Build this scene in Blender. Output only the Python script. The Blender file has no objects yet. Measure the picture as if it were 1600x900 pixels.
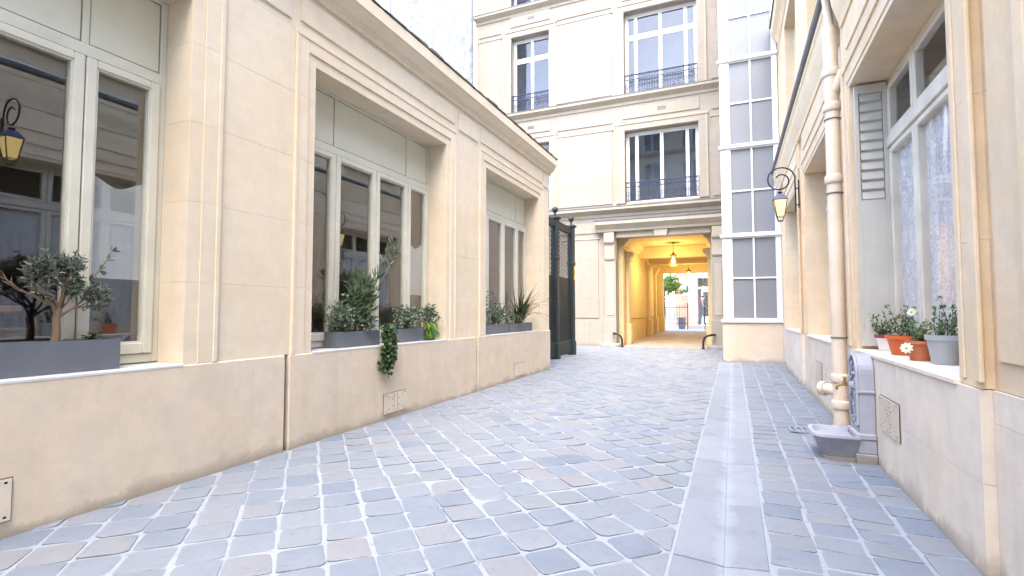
import bpy, bmesh, math, random
from mathutils import Vector, Matrix, noise
R = math.radians
rnd = random.Random(7)
scn = bpy.context.scene
col = scn.collection

# ------------------------------------------------------------------ camera
F_PX, VPX, HZY = 797.0, 1145.0, 488.0
pitch = math.atan((HZY - 450) / F_PX)
yaw = math.atan((VPX - 800) / math.hypot(F_PX, HZY - 450))
cam_d = bpy.data.cameras.new('camera'); cam = bpy.data.objects.new('camera', cam_d); col.objects.link(cam)
cam.location = (0, 0, 1.2)
cam.rotation_euler = (R(90) + pitch, 0, yaw)
cam_d.sensor_width = 36; cam_d.lens = F_PX / 1600 * 36
cam_d.clip_start = 0.05; cam_d.clip_end = 500
scn.camera = cam

# ------------------------------------------------------------------ sky, sun, exposure
SUN_EL, SUN_AZ = R(60), math.atan2(0.16, -0.98)
w = bpy.data.worlds.new('World'); scn.world = w; w.use_nodes = True
nt = w.node_tree; nt.nodes.clear()
sky = nt.nodes.new('ShaderNodeTexSky'); sky.sky_type = 'NISHITA'; sky.sun_disc = False
sky.sun_elevation = SUN_EL; sky.sun_rotation = SUN_AZ; sky.dust_density = 2.5; sky.air_density = 1.0; sky.ozone_density = 1.0
bg = nt.nodes.new('ShaderNodeBackground'); bg.inputs[1].default_value = 0.15
wo = nt.nodes.new('ShaderNodeOutputWorld')
nt.links.new(sky.outputs[0], bg.inputs[0]); nt.links.new(bg.outputs[0], wo.inputs[0])
sd = bpy.data.lights.new('sun', 'SUN'); sd.energy = 0.5; sd.angle = R(40); sd.color = (1.0, 0.94, 0.85)
sun = bpy.data.objects.new('sun', sd); col.objects.link(sun)
sv = Vector((math.sin(SUN_AZ) * math.cos(SUN_EL), math.cos(SUN_AZ) * math.cos(SUN_EL), math.sin(SUN_EL)))
sun.rotation_euler = sv.to_track_quat('Z', 'Y').to_euler()
sun.location = sv * 40
vs = scn.view_settings
vs.view_transform = 'Standard'; vs.look = 'None'; vs.exposure = 3.18; vs.gamma = 1.0; vs.use_curve_mapping = False
scn.cycles.max_bounces = 10; scn.cycles.diffuse_bounces = 5; scn.cycles.transparent_max_bounces = 24
scn.cycles.glossy_bounces = 5; scn.cycles.sample_clamp_indirect = 6.0
scn.cycles.use_denoising = True
scn.cycles.caustics_reflective = False; scn.cycles.caustics_refractive = False

# ------------------------------------------------------------------ materials
class NT:
    def __init__(s, name):
        s.m = bpy.data.materials.new(name); s.m.use_nodes = True
        s.t = s.m.node_tree; s.t.nodes.clear()
        s.out = s.n('OutputMaterial')
    def n(s, ty, **k):
        nd = s.t.nodes.new('ShaderNode' + ty)
        for a, b in k.items(): setattr(nd, a, b)
        return nd
    def l(s, a, b): s.t.links.new(a, b)
    def pos(s): return s.n('NewGeometry').outputs['Position']
    def noise(s, scale, detail=4, rough=.55, vec=None, sc3=None):
        v = vec if vec is not None else s.pos()
        if sc3:
            mp = s.n('Mapping'); mp.inputs['Scale'].default_value = sc3; s.l(v, mp.inputs[0]); v = mp.outputs[0]
        n = s.n('TexNoise'); n.inputs['Scale'].default_value = scale
        n.inputs['Detail'].default_value = detail; n.inputs['Roughness'].default_value = rough
        s.l(v, n.inputs['Vector']); return n.outputs['Fac']
    def ramp(s, fac, stops, interp='LINEAR'):
        r = s.n('ValToRGB'); r.color_ramp.interpolation = interp
        e = r.color_ramp.elements
        while len(e) < len(stops): e.new(.5)
        for i, (p, c) in enumerate(stops):
            e[i].position = p
            e[i].color = (c, c, c, 1) if isinstance(c, (int, float)) else (*c, 1)
        s.l(fac, r.inputs[0]); return r.outputs[0]
    def mix(s, fac, a, b, mode='MIX'):
        m = s.n('Mix', data_type='RGBA', blend_type=mode)
        for sock, val in ((m.inputs[0], fac), (m.inputs[6], a), (m.inputs[7], b)):
            if hasattr(val, 'links'): s.l(val, sock)
            elif isinstance(val, (int, float)): sock.default_value = val
            else: sock.default_value = (*val, 1)
        return m.outputs[2]
    def math(s, op, a, b=None, c=None):
        m = s.n('Math', operation=op)
        for i, v in enumerate((a, b, c)):
            if v is None: continue
            if hasattr(v, 'links'): s.l(v, m.inputs[i])
            else: m.inputs[i].default_value = v
        return m.outputs[0]
    def pbsdf(s, colr, rough=.8, bump=None, bstr=.2, bdist=.01, metal=0, spec=.3, link=True):
        p = s.n('BsdfPrincipled')
        for nm, v in (('Base Color', colr), ('Roughness', rough), ('Metallic', metal), ('Specular IOR Level', spec)):
            if hasattr(v, 'links'): s.l(v, p.inputs[nm])
            elif isinstance(v, (int, float)): p.inputs[nm].default_value = v
            else: p.inputs[nm].default_value = (*v, 1)
        if bump is not None:
            b = s.n('Bump'); b.inputs['Strength'].default_value = bstr; b.inputs['Distance'].default_value = bdist
            s.l(bump, b.inputs['Height']); s.l(b.outputs[0], p.inputs['Normal'])
        if link: s.l(p.outputs[0], s.out.inputs[0])
        return p

M = {}
def mul(c, k): return tuple(min(1, x * k) for x in c)
def stone(name, base, warm=None, dirt=True, contrast=1.0, spots=.35, rough=.85, bed=0.5):
    t = NT(name)
    warm = warm or (base[0] * 1.0, base[1] * .88, base[2] * .72)
    big = t.noise(.9, 5, .6)
    mid = t.noise(4.5, 5, .6)
    oi = t.n('ObjectInfo').outputs['Random']
    c = t.mix(t.ramp(big, [(.35, 0.0), (.68, 1.0)]), base, warm)
    c = t.mix(t.math('MULTIPLY', t.ramp(mid, [(.3, 1.0), (.6, 0.0)]), .35 * contrast), c, mul(base, .72))
    # horizontal sedimentary bedding
    bedn = t.noise(1.3, 4, .6, sc3=(.5, .5, 7.0))
    c = t.mix(t.math('MULTIPLY', t.ramp(bedn, [(.45, 0.0), (.65, 1.0)]), .28 * bed), c, mul(warm, .86))
    c = t.mix(1.0, c, t.ramp(oi, [(0, .975), (1, 1.02)]), 'MULTIPLY')
    gr = t.noise(75, 4, .7); g2 = t.noise(11, 6, .7)      # grain and mottling
    c = t.mix(1.0, c, t.ramp(gr, [(.25, .955), (.75, 1.04)]), 'MULTIPLY')
    c = t.mix(1.0, c, t.ramp(g2, [(.28, .955), (.62, 1.025)]), 'MULTIPLY')
    # small pits and spots
    sp = t.noise(37, 3, .6)
    c = t.mix(t.math('MULTIPLY', t.ramp(sp, [(.70, 0.0), (.76, 1.0)]), spots), c, mul(base, .45))
    if dirt:   # splash stain along the foot of the wall and run-off streaks
        z = t.n('SeparateXYZ'); t.l(t.pos(), z.inputs[0])
        dn = t.noise(3.2, 5, .65)
        lim = t.math('MAXIMUM', t.math('MULTIPLY', t.math('SUBTRACT', dn, .28), .48), .012)
        f = t.n('MapRange'); t.l(z.outputs[2], f.inputs[0]); f.inputs[1].default_value = 0.0
        t.l(lim, f.inputs[2]); f.inputs[3].default_value = 1.0; f.inputs[4].default_value = 0.0
        c = t.mix(t.math('MULTIPLY', f.outputs[0], .62), c, (.17, .135, .095))
        pn = t.noise(1.7, 6, .68)
        c = t.mix(t.math('MULTIPLY', t.ramp(pn, [(.50, 0.0), (.66, 1.0)]), .30 * contrast), c, (base[0] * .74, base[1] * .76, base[2] * .80))
        st = t.noise(2.4, 4, .6, sc3=(3.0, 3.0, .22))
        c = t.mix(t.math('MULTIPLY', t.ramp(st, [(.55, 0.0), (.75, 1.0)]), .22 * contrast), c, mul(base, .62))
    h = t.mix(.5, t.noise(38, 4, .6), mid)
    t.pbsdf(c, rough, h, .28, .006, spec=.2)
    M[name] = t.m
stone('annex_stone', (.710, .615, .480), (.700, .575, .415), contrast=.6, spots=.2)
stone('annex_plinth', (.655, .570, .465), (.650, .535, .400), contrast=1.05, spots=.3)
stone('side_stone', (.760, .635, .475), (.750, .560, .345), contrast=.95, spots=.35)
stone('side_plinth', (.770, .695, .600), (.750, .640, .510), contrast=1.2, spots=.45)
stone('facade_stone', (.345, .308, .262), (.335, .290, .228), contrast=.8, spots=.15)
stone('facade_trim', (.425, .375, .300), (.405, .335, .240), contrast=1.1, spots=.3)
stone('passage_paint', (.600, .475, .265), (.570, .425, .205), contrast=1.0, spots=.25)
stone('annex_grime_shade', (.26, .20, .14), (.22, .165, .11))  # grime and shade painted as dark brown into grooves and gaps
stone('tower_stone', (.60, .54, .47), contrast=.5, spots=.15)
stone('kerb_stone', (.40, .395, .40), (.38, .36, .35), contrast=1.0)

def simple(name, c, rough=.5, metal=0, spec=.4, nz=30, var=.12, bstr=.1):
    t = NT(name)
    n = t.noise(nz, 4, .6); n2 = t.noise(2.2, 4, .6)
    cc = t.mix(t.ramp(n2, [(.3, 0.0), (.7, 1.0)]), mul(c, 1 - var), mul(c, 1 + var * .5))
    we = t.noise(9, 6, .72); we2 = t.noise(1.5, 5, .7, sc3=(4, 4, .5))      # scuffs and run-off
    cc = t.mix(t.math('MULTIPLY', t.ramp(we, [(.56, 0.0), (.68, 1.0)]), .10 + var * .5), cc, mul(c, .68))
    cc = t.mix(t.math('MULTIPLY', t.ramp(we2, [(.55, 0.0), (.75, 1.0)]), .10 + var * .4), cc, mul(c, 1.3))
    rr = t.math('ADD', t.math('MULTIPLY', n2, .2), rough - .1)
    t.pbsdf(cc, rr, n, bstr, .003, metal, spec); M[name] = t.m
simple('window_paint', (.60, .575, .475), .45)
simple('panel_paint', (.585, .565, .455), .5, var=.06)
simple('white_paint', (.76, .755, .74), .4, var=.06)
simple('side_paint', (.70, .645, .55), .5, var=.2)
simple('shutter_paint', (.56, .545, .49), .45, var=.1)
simple('zinc', (.15, .15, .155), .6, .15, var=.35)
simple('mossy_zinc', (.115, .11, .085), .85, nz=12, var=.5)
simple('planter_grey', (.125, .135, .155), .55, var=.15)
simple('black_iron', (.018, .019, .024), .45, .2, var=.2)
simple('blue_iron', (.035, .045, .085), .45, .2, var=.2)
simple('gate_green', (.017, .028, .032), .6, .0, var=.2)
simple('fountain_paint', (.385, .395, .455), .45, .0, var=.28)
simple('brass', (.42, .30, .11), .35, .8)
simple('pipe_paint', (.74, .625, .495), .5, var=.16)
simple('soil', (.035, .025, .018), .95, nz=60, bstr=.8, var=.4)
simple('pot_white', (.74, .72, .72), .45); simple('pot_plum', (.28, .045, .085), .45)
simple('pot_orange', (.60, .13, .035), .5); simple('pot_terracotta', (.52, .17, .075), .75); simple('pot_zinc', (.40, .43, .46), .4, .25, var=.15)
simple('petal', (.78, .76, .60), .7); simple('petal_eye', (.55, .5, .08), .7)
simple('bark', (.20, .135, .085), .9, nz=40, bstr=.6, var=.3)
simple('room_wall', (.45, .40, .34), .8); simple('room_floor', (.12, .09, .07), .6)
simple('wood', (.42, .22, .09), .45, nz=18); simple('dark_fabric', (.06, .03, .055), .9); simple('dark_room', (.22, .22, .23), .8)
simple('grille', (.62, .54, .44), .7, var=.15); simple('dark_void', (.012, .011, .010), 1.0)
simple('zinc_sill', (.60, .60, .60), .5, .1, var=.12)
simple('passage_floor', (.30, .27, .24), .75, var=.3)
simple('yellow_sign', (.62, .48, .04), .5)
simple('brick', (.52, .30, .22), .85, var=.25)
simple('skin', (.55, .33, .25), .6); simple('hair', (.10, .075, .06), .7)
simple('cloth_grey', (.13, .135, .15), .9); simple('cloth_rust', (.26, .17, .15), .9); simple('shoe', (.02, .02, .02), .6)
simple('enamel_blue', (.05, .06, .12), .4, .1)

def plaster():
    t = NT('white_render')
    n = t.noise(3.0, 6, .7); n2 = t.noise(.8, 4); sp = t.noise(6.5, 3, .6, sc3=(1, 1.6, 2.6))
    c = t.mix(n2, (.43, .435, .45), (.50, .50, .505))
    c = t.mix(t.math('MULTIPLY', t.ramp(sp, [(.56, 0.0), (.64, 1.0)]), .6), c, (.30, .30, .33))
    t.pbsdf(c, .95, t.mix(.5, n, sp), .9, .05); M['white_render'] = t.m
plaster()

def cobble():
    t = NT('cobble')
    at = t.n('Attribute', attribute_name='tint').outputs['Fac']
    oi = t.n('ObjectInfo').outputs['Random']
    r = t.math('FRACT', t.math('ADD', at, oi))
    c = t.ramp(r, [(0, (.118, .148, .200)), (.10, (.150, .180, .230)), (.40, (.172, .200, .242)), (.62, (.190, .210, .242)),
                   (.72, (.200, .210, .232)), (.82, (.158, .188, .214)), (.92, (.205, .208, .220)), (1, (.140, .170, .224))])
    big = t.noise(.55, 4, .6)
    c = t.mix(t.math('MULTIPLY', t.ramp(big, [(.38, 0.0), (.62, 1.0)]), .45), c, (.205, .222, .250))
    fn = t.noise(22, 5, .65); md = t.noise(7, 5, .65)
    c = t.mix(t.math('MULTIPLY', t.ramp(md, [(.42, 0.0), (.7, 1.0)]), .35), c, (.235, .255, .285))
    c = t.mix(t.math('MULTIPLY', t.ramp(fn, [(.3, 1.0), (.45, 0.0)]), .3), c, (.10, .112, .135))
    # mortar smeared unevenly over the stone's rim
    ed = t.n('Attribute', attribute_name='edge').outputs['Fac']
    em = t.math('ADD', ed, t.math('MULTIPLY', t.math('SUBTRACT', t.noise(17, 5, .7), .5), 1.5))
    c = t.mix(t.ramp(em, [(.95, 0.0), (1.2, .7)]), c, (.25, .28, .325))
    dk = t.math('ADD', ed, t.math('MULTIPLY', t.math('SUBTRACT', t.noise(6, 4, .7), .5), .35))      # dirt caught against the joint
    c = t.mix(t.ramp(dk, [(.99, 0.0), (1.07, .65)]), c, (.075, .08, .09))
    t.pbsdf(c, t.ramp(md, [(.3, .55), (.7, .8)]), t.mix(.5, fn, md), .5, .01, spec=.3); M['cobble'] = t.m
    t = NT('mortar')
    n = t.noise(55, 5, .7); b = t.noise(2.0, 5, .6); g = t.noise(9, 4, .6)
    c = t.mix(b, (.245, .278, .325), (.31, .34, .378))
    c = t.mix(t.math('MULTIPLY', t.ramp(g, [(.56, 0.0), (.68, 1.0)]), .5), c, (.17, .172, .165))
    c = t.mix(t.math('MULTIPLY', t.ramp(n, [(.3, 1.0), (.45, 0.0)]), .4), c, (.30, .30, .31))
    t.pbsdf(c, .92, n, .6, .006); M['mortar'] = t.m
    t = NT('channel_stone')
    n = t.noise(30, 5, .65); b = t.noise(1.6, 5, .65); s = t.noise(5, 4, .65)
    oi = t.n('ObjectInfo').outputs['Random']
    c = t.mix(b, (.205, .230, .272), (.255, .275, .308))
    c = t.mix(t.math('MULTIPLY', t.ramp(s, [(.50, 0.0), (.72, 1.0)]), .4), c, (.165, .19, .24))
    c = t.mix(1.0, c, t.ramp(oi, [(0, .9), (1, 1.08)]), 'MULTIPLY')
    sx = t.n('SeparateXYZ'); t.l(t.pos(), sx.inputs[0])     # limescale left by the water along the bottom line
    dx = t.math('ABSOLUTE', t.math('ADD', sx.outputs[0], .058))
    k = t.math('ADD', dx, t.math('MULTIPLY', t.math('SUBTRACT', s, .5), .16))
    c = t.mix(t.ramp(k, [(.0, .5), (.06, 0.0)]), c, (.33, .365, .42))
    pit = t.noise(70, 3, .7); c = t.mix(t.math('MULTIPLY', t.ramp(pit, [(.30, 1.0), (.40, 0.0)]), .45), c, (.12, .13, .155))
    t.pbsdf(c, .75, t.mix(.5, n, pit), .6, .008, spec=.2); M['channel_stone'] = t.m
cobble()

def glass(name, tint=(1, 1, 1), ior=1.52, rough=0.0):
    t = NT(name)
    gl = t.n('BsdfGlossy'); gl.inputs['Color'].default_value = (1, 1, 1, 1); gl.inputs['Roughness'].default_value = rough
    tr = t.n('BsdfTransparent'); tr.inputs[0].default_value = (*tint, 1)
    fr = t.n('Fresnel'); bf = t.n('NewGeometry').outputs['Backfacing']
    io = t.n('MapRange'); t.l(bf, io.inputs[0]); io.inputs[3].default_value = ior; io.inputs[4].default_value = 1 / ior; t.l(io.outputs[0], fr.inputs['IOR'])
    w_ = t.noise(1.1, 2, .5)
    b = t.n('Bump'); b.inputs['Strength'].default_value = .025; b.inputs['Distance'].default_value = .06
    t.l(w_, b.inputs['Height']); t.l(b.outputs[0], gl.inputs['Normal'])
    mx = t.n('MixShader'); t.l(fr.outputs[0], mx.inputs[0]); t.l(tr.outputs[0], mx.inputs[1]); t.l(gl.outputs[0], mx.inputs[2])
    t.l(mx.outputs[0], t.out.inputs[0]); M[name] = t.m
glass('glass', (.95, .96, .95), 1.9)
glass('facade_glass', (.9, .92, .94), 1.55)
glass('side_glass', (.99, .99, .99), 1.12)
glass('lamp_glass', (.97, .93, .85), 1.3)

def misc():
    t = NT('frosted_pane')
    n = t.noise(.6, 3); c = t.mix(n, (.190, .200, .222), (.225, .235, .255))
    t.pbsdf(c, .62, spec=.12); M['frosted_pane'] = t.m
    t = NT('film')
    d = t.n('BsdfDiffuse'); d.inputs[0].default_value = (.62, .63, .64, 1)
    tr = t.n('BsdfTransparent'); mx = t.n('MixShader'); mx.inputs[0].default_value = .8
    t.l(tr.outputs[0], mx.inputs[1]); t.l(d.outputs[0], mx.inputs[2]); t.l(mx.outputs[0], t.out.inputs[0]); M['film'] = t.m
    # lace: open mesh with scalloped flower rows
    t = NT('lace')
    tc = t.n('TexCoord').outputs['Object']
    mp = t.n('Mapping'); mp.inputs['Scale'].default_value = (1, 9, 6); t.l(tc, mp.inputs[0])
    v = t.n('TexVoronoi'); v.inputs['Scale'].default_value = 1.6; t.l(mp.outputs[0], v.inputs['Vector'])
    n = t.noise(60, 2, .5, vec=tc)
    f = t.ramp(v.outputs['Distance'], [(.15, 1.0), (.34, .86), (.46, 1.0), (.62, .80)])
    f = t.math('MULTIPLY', f, t.ramp(n, [(.35, .75), (.6, 1.0)]))
    d = t.n('BsdfDiffuse'); d.inputs[0].default_value = (.93, .94, .96, 1)
    tl = t.n('BsdfTranslucent'); tl.inputs[0].default_value = (.8, .8, .83, 1)
    m0 = t.n('MixShader'); m0.inputs[0].default_value = .25; t.l(d.outputs[0], m0.inputs[1]); t.l(tl.outputs[0], m0.inputs[2])
    tr = t.n('BsdfTransparent'); mx = t.n('MixShader')
    t.l(f, mx.inputs[0]); t.l(tr.outputs[0], mx.inputs[1]); t.l(m0.outputs[0], mx.inputs[2]); t.l(mx.outputs[0], t.out.inputs[0]); M['lace'] = t.m
    for nm, c, s in (('lamp_glow', (1.0, .72, .30), .26), ('passage_glow', (1.0, .76, .32), 1.6)):
        t = NT(nm); e = t.n('Emission'); e.inputs[0].default_value = (*c, 1); e.inputs[1].default_value = s
        t.l(e.outputs[0], t.out.inputs[0]); M[nm] = t.m
misc()

def leaf(name, stops, rough=.45, trans=.3):
    t = NT(name)
    at = t.n('Attribute', attribute_name='tint').outputs['Fac']
    c = t.ramp(at, stops)
    p = t.pbsdf(c, rough, spec=.35, link=False)
    tl = t.n('BsdfTranslucent'); t.l(c, tl.inputs[0])
    mx = t.n('MixShader'); mx.inputs[0].default_value = trans
    t.l(p.outputs[0], mx.inputs[1]); t.l(tl.outputs[0], mx.inputs[2]); t.l(mx.outputs[0], t.out.inputs[0]); M[name] = t.m
leaf('olive_leaf', [(0, (.07, .09, .065)), (.5, (.14, .17, .13)), (.8, (.25, .27, .225)), (1, (.40, .39, .34))])
leaf('shrub_leaf', [(0, (.045, .075, .045)), (.45, (.11, .16, .10)), (.7, (.21, .27, .19)), (.85, (.30, .36, .26)), (1, (.50, .53, .43))])
leaf('oleander_leaf', [(0, (.055, .095, .055)), (.6, (.14, .20, .11)), (1, (.24, .31, .15))])
leaf('ivy_leaf', [(0, (.020, .045, .018)), (.6, (.06, .12, .04)), (1, (.15, .21, .10))])
leaf('bright_leaf', [(0, (.10, .24, .03)), (1, (.20, .38, .06))], trans=.45)
leaf('grass_leaf', [(0, (.035, .055, .022)), (.6, (.09, .10, .045)), (1, (.14, .095, .06))])
leaf('pot_leaf', [(0, (.07, .13, .05)), (.6, (.19, .28, .11)), (1, (.40, .46, .30))], trans=.4)
leaf('tree_leaf', [(0, (.10, .17, .04)), (.6, (.20, .32, .08)), (1, (.34, .44, .14))], trans=.5)

# ------------------------------------------------------------------ mesh helpers
ORG = {}
def org(o): return ORG.get(o.name, Vector((0, 0, 0))) if o else Vector((0, 0, 0))
class MB:
    def __init__(s): s.v = []; s.f = []; s.t = []; s.mi = []
    def add(s, vs_, fs, tint=0.0, mi=0):
        b = len(s.v); s.v += [tuple(p) for p in vs_]
        for f in fs: s.f.append(tuple(b + i for i in f)); s.t.append(tint); s.mi.append(mi)
        return s
    def box(s, x0, y0, z0, x1, y1, z1, mi=0):
        x0, x1 = sorted((x0, x1)); y0, y1 = sorted((y0, y1)); z0, z1 = sorted((z0, z1))
        return s.add([(x0, y0, z0), (x1, y0, z0), (x1, y1, z0), (x0, y1, z0), (x0, y0, z1), (x1, y0, z1), (x1, y1, z1), (x0, y1, z1)],
                     [(0, 3, 2, 1), (4, 5, 6, 7), (0, 1, 5, 4), (1, 2, 6, 5), (2, 3, 7, 6), (3, 0, 4, 7)], mi=mi)
    def prism(s, prof, axis, t0, t1):
        """closed 2-D profile extruded along an axis: axis 'y' takes (x,z), 'x' takes (y,z), 'z' takes (x,y)"""
        mk = {'y': lambda a, b, t: (a, t, b), 'x': lambda a, b, t: (t, a, b), 'z': lambda a, b, t: (a, b, t)}[axis]
        n = len(prof)
        vs_ = [mk(a, b, t0) for a, b in prof] + [mk(a, b, t1) for a, b in prof]
        fs = [(i, (i + 1) % n, n + (i + 1) % n, n + i) for i in range(n)] + [tuple(range(n))[::-1], tuple(range(n, 2 * n))]
        return s.add(vs_, fs)
    def tube(s, path, r, n=8, closed=False, cap=True):
        P = [Vector(p) for p in path]; k = len(P)
        rs = r if isinstance(r, (list, tuple)) else [r] * k
        vs_ = []; up = None
        for i, p in enumerate(P):
            if closed: d = P[(i + 1) % k] - P[i - 1]
            else: d = P[min(i + 1, k - 1)] - P[max(i - 1, 0)]
            d.normalize()
            if up is None:
                up = Vector((0, 0, 1)) if abs(d.z) < .9 else Vector((1, 0, 0))
            a = d.cross(up)
            if a.length < 1e-4: a = d.orthogonal()
            a.normalize(); up = a.cross(d).normalized()
            for j in range(n):
                t = 2 * math.pi * j / n
                vs_.append(p + (a * math.cos(t) + up * math.sin(t)) * rs[i])
        fs = []
        for i in range(k if closed else k - 1):
            i2 = (i + 1) % k
            for j in range(n): fs.append((i * n + j, i * n + (j + 1) % n, i2 * n + (j + 1) % n, i2 * n + j))
        if cap and not closed: fs += [tuple(range(n))[::-1], tuple(range((k - 1) * n, k * n))]
        return s.add(vs_, fs)
    def lathe(s, prof, c, n=20, a0=0.0):
        vs_ = []; k = len(prof)
        for r, z in prof:
            for j in range(n):
                t = a0 + 2 * math.pi * j / n; vs_.append((c[0] + r * math.cos(t), c[1] + r * math.sin(t), c[2] + z))
        fs = []
        for i in range(k - 1):
            for j in range(n): fs.append((i * n + j, i * n + (j + 1) % n, (i + 1) * n + (j + 1) % n, (i + 1) * n + j))
        fs += [tuple(range(n))[::-1], tuple(range((k - 1) * n, k * n))]
        return s.add(vs_, fs)
    def mesh(s, name, o=Vector((0, 0, 0)), bevel=0.0, smooth=False, seg=1):
        me = bpy.data.meshes.new(name)
        me.from_pydata([(p[0] - o.x, p[1] - o.y, p[2] - o.z) for p in s.v], [], s.f)
        if any(s.t):
            at = me.attributes.new('tint', 'FLOAT', 'FACE'); at.data.foreach_set('value', s.t)
        if getattr(s, 'e', None) and len(s.e) == len(s.v):
            at = me.attributes.new('edge', 'FLOAT', 'POINT'); at.data.foreach_set('value', s.e)
        if any(s.mi): me.polygons.foreach_set('material_index', s.mi)
        if bevel > 0 or not any(s.t):
            bm = bmesh.new(); bm.from_mesh(me)
            bmesh.ops.recalc_face_normals(bm, faces=bm.faces)
            if bevel > 0:
                ed = [e for e in bm.edges if len(e.link_faces) == 2 and e.calc_face_angle(0) > .6]
                bmesh.ops.bevel(bm, geom=ed, offset=bevel, segments=seg, affect='EDGES', clamp_overlap=True, profile=.5)
            bm.to_mesh(me); bm.free()
        if smooth:
            me.polygons.foreach_set('use_smooth', [True] * len(me.polygons))
            try: me.set_sharp_from_angle(angle=R(40))
            except Exception: pass
        me.update(); return me
    def build(s, name, mat, parent=None, bevel=0.0, smooth=False, seg=1):
        o = org(parent)
        return link(name, s.mesh(name, o, bevel, smooth, seg), mat, parent)
def link(name, me, mat, parent=None, loc=None):
    for m in (mat if isinstance(mat, (list, tuple)) else [mat]):
        if len(me.materials) < (len(mat) if isinstance(mat, (list, tuple)) else 1): me.materials.append(M[m])
    ob = bpy.data.objects.new(name, me); col.objects.link(ob)
    if parent:
        ob.parent = parent; ORG[ob.name] = org(parent)
        if loc is not None: ob.location = Vector(loc) - org(parent); ORG[ob.name] = Vector(loc)
    elif loc is not None: ob.location = loc; ORG[ob.name] = Vector(loc)
    return ob
def thing(name, label, cat, loc=(0, 0, 0), group=None):
    o = bpy.data.objects.new(name, None); col.objects.link(o); o.location = loc; o.empty_display_size = .2
    ORG[o.name] = Vector(loc); o['label'] = label; o['category'] = cat
    if group: o['group'] = group
    return o
def bx(name, mat, parent, a, b, bevel=0.0):
    return MB().box(*a, *b).build(name, mat, parent, bevel)
def cells(u0, u1, v0, v1, holes):
    """rectangles filling a wall face around its openings (column by column)"""
    us = sorted({u0, u1, *[h[0] for h in holes], *[h[1] for h in holes]}); us = [u for u in us if u0 <= u <= u1]
    out = []
    for a, b in zip(us, us[1:]):
        hs = sorted([(h[2], h[3]) for h in holes if h[0] <= a + 1e-6 and h[1] >= b - 1e-6]); z = v0
        for p, q in hs:
            if p > z + 1e-6: out.append((a, b, z, p))
            z = max(z, q)
        if z < v1 - 1e-6: out.append((a, b, z, v1))
    return out
STONE_CACHE = {}
def block(name, mat, parent, a, b, gap=.0005, bevel=.0012):
    """one ashlar block, chamfered; equal sizes share their mesh"""
    lo = Vector(tuple(min(p, q) for p, q in zip(a, b))); hi = Vector(tuple(max(p, q) for p, q in zip(a, b)))
    d = hi - lo; key = (round(d.x, 3), round(d.y, 3), round(d.z, 3), mat, gap)
    if key not in STONE_CACHE:
        STONE_CACHE[key] = MB().box(-d.x / 2 + gap, -d.y / 2 + gap, -d.z / 2 + gap, d.x / 2 - gap, d.y / 2 - gap, d.z / 2 - gap).mesh(name, bevel=bevel)
    return link(name, STONE_CACHE[key], mat, parent, (lo + hi) / 2)
def courses(v0, v1, h):
    n = max(1, round((v1 - v0) / h)); return [(v0 + (v1 - v0) * i / n, v0 + (v1 - v0) * (i + 1) / n) for i in range(n)]
def perforated(mb, org_, ux, uz, nrm, w_, h_, nx, nz, hole, th):
    """plate of small cells with the hole cells left out: real openings"""
    o = Vector(org_); ux = Vector(ux); uz = Vector(uz); nr = Vector(nrm)
    P = lambda i, k, d: o + ux * (w_ * i / nx) + uz * (h_ * k / nz) + nr * d
    for i in range(nx):
        for k in range(nz):
            if hole(i, k): continue
            mb.add([P(i, k, th), P(i + 1, k, th), P(i + 1, k + 1, th), P(i, k + 1, th)], [(0, 1, 2, 3)])
            for di, dk, e in ((1, 0, (P(i + 1, k, th), P(i + 1, k + 1, th), P(i + 1, k + 1, 0), P(i + 1, k, 0))), (-1, 0, (P(i, k, th), P(i, k + 1, th), P(i, k + 1, 0), P(i, k, 0))),
                              (0, 1, (P(i, k + 1, th), P(i + 1, k + 1, th), P(i + 1, k + 1, 0), P(i, k + 1, 0))), (0, -1, (P(i, k, th), P(i + 1, k, th), P(i + 1, k, 0), P(i, k, 0)))):
                ii, kk = i + di, k + dk
                if ii < 0 or kk < 0 or ii >= nx or kk >= nz or hole(ii, kk): mb.add(e, [(0, 1, 2, 3)])
    return mb

# ================================================================== GROUND
g = MB()
g.add([(-60, -40, -.03), (60, -40, -.03), (60, 80, -.03), (-60, 80, -.03)], [(0, 1, 2, 3)])
ground = g.build('ground', 'mortar'); ground['kind'] = 'structure'
XL, XC0, XC1, XR = -3.585, -.30, .14, 1.085
yard = MB().add([(-12, -9, 0), (XC0 + .012, -9, 0), (XC0 + .012, 18.1, 0), (-12, 18.1, 0)], [(0, 1, 2, 3)]).build('cobbled_courtyard', 'mortar')
yard['kind'] = 'structure'
def clip(poly, fn):
    out = []
    for i, p in enumerate(poly):
        q = poly[(i + 1) % len(poly)]; a, b = fn(p), fn(q)
        if a >= 0: out.append(p)
        if (a >= 0) != (b >= 0):
            t = a / (a - b); out.append((p[0] + (q[0] - p[0]) * t, p[1] + (q[1] - p[1]) * t))
    return out
def area(p): return .5 * abs(sum(p[i][0] * p[(i + 1) % len(p)][1] - p[(i + 1) % len(p)][0] * p[i][1] for i in range(len(p))))
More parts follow.
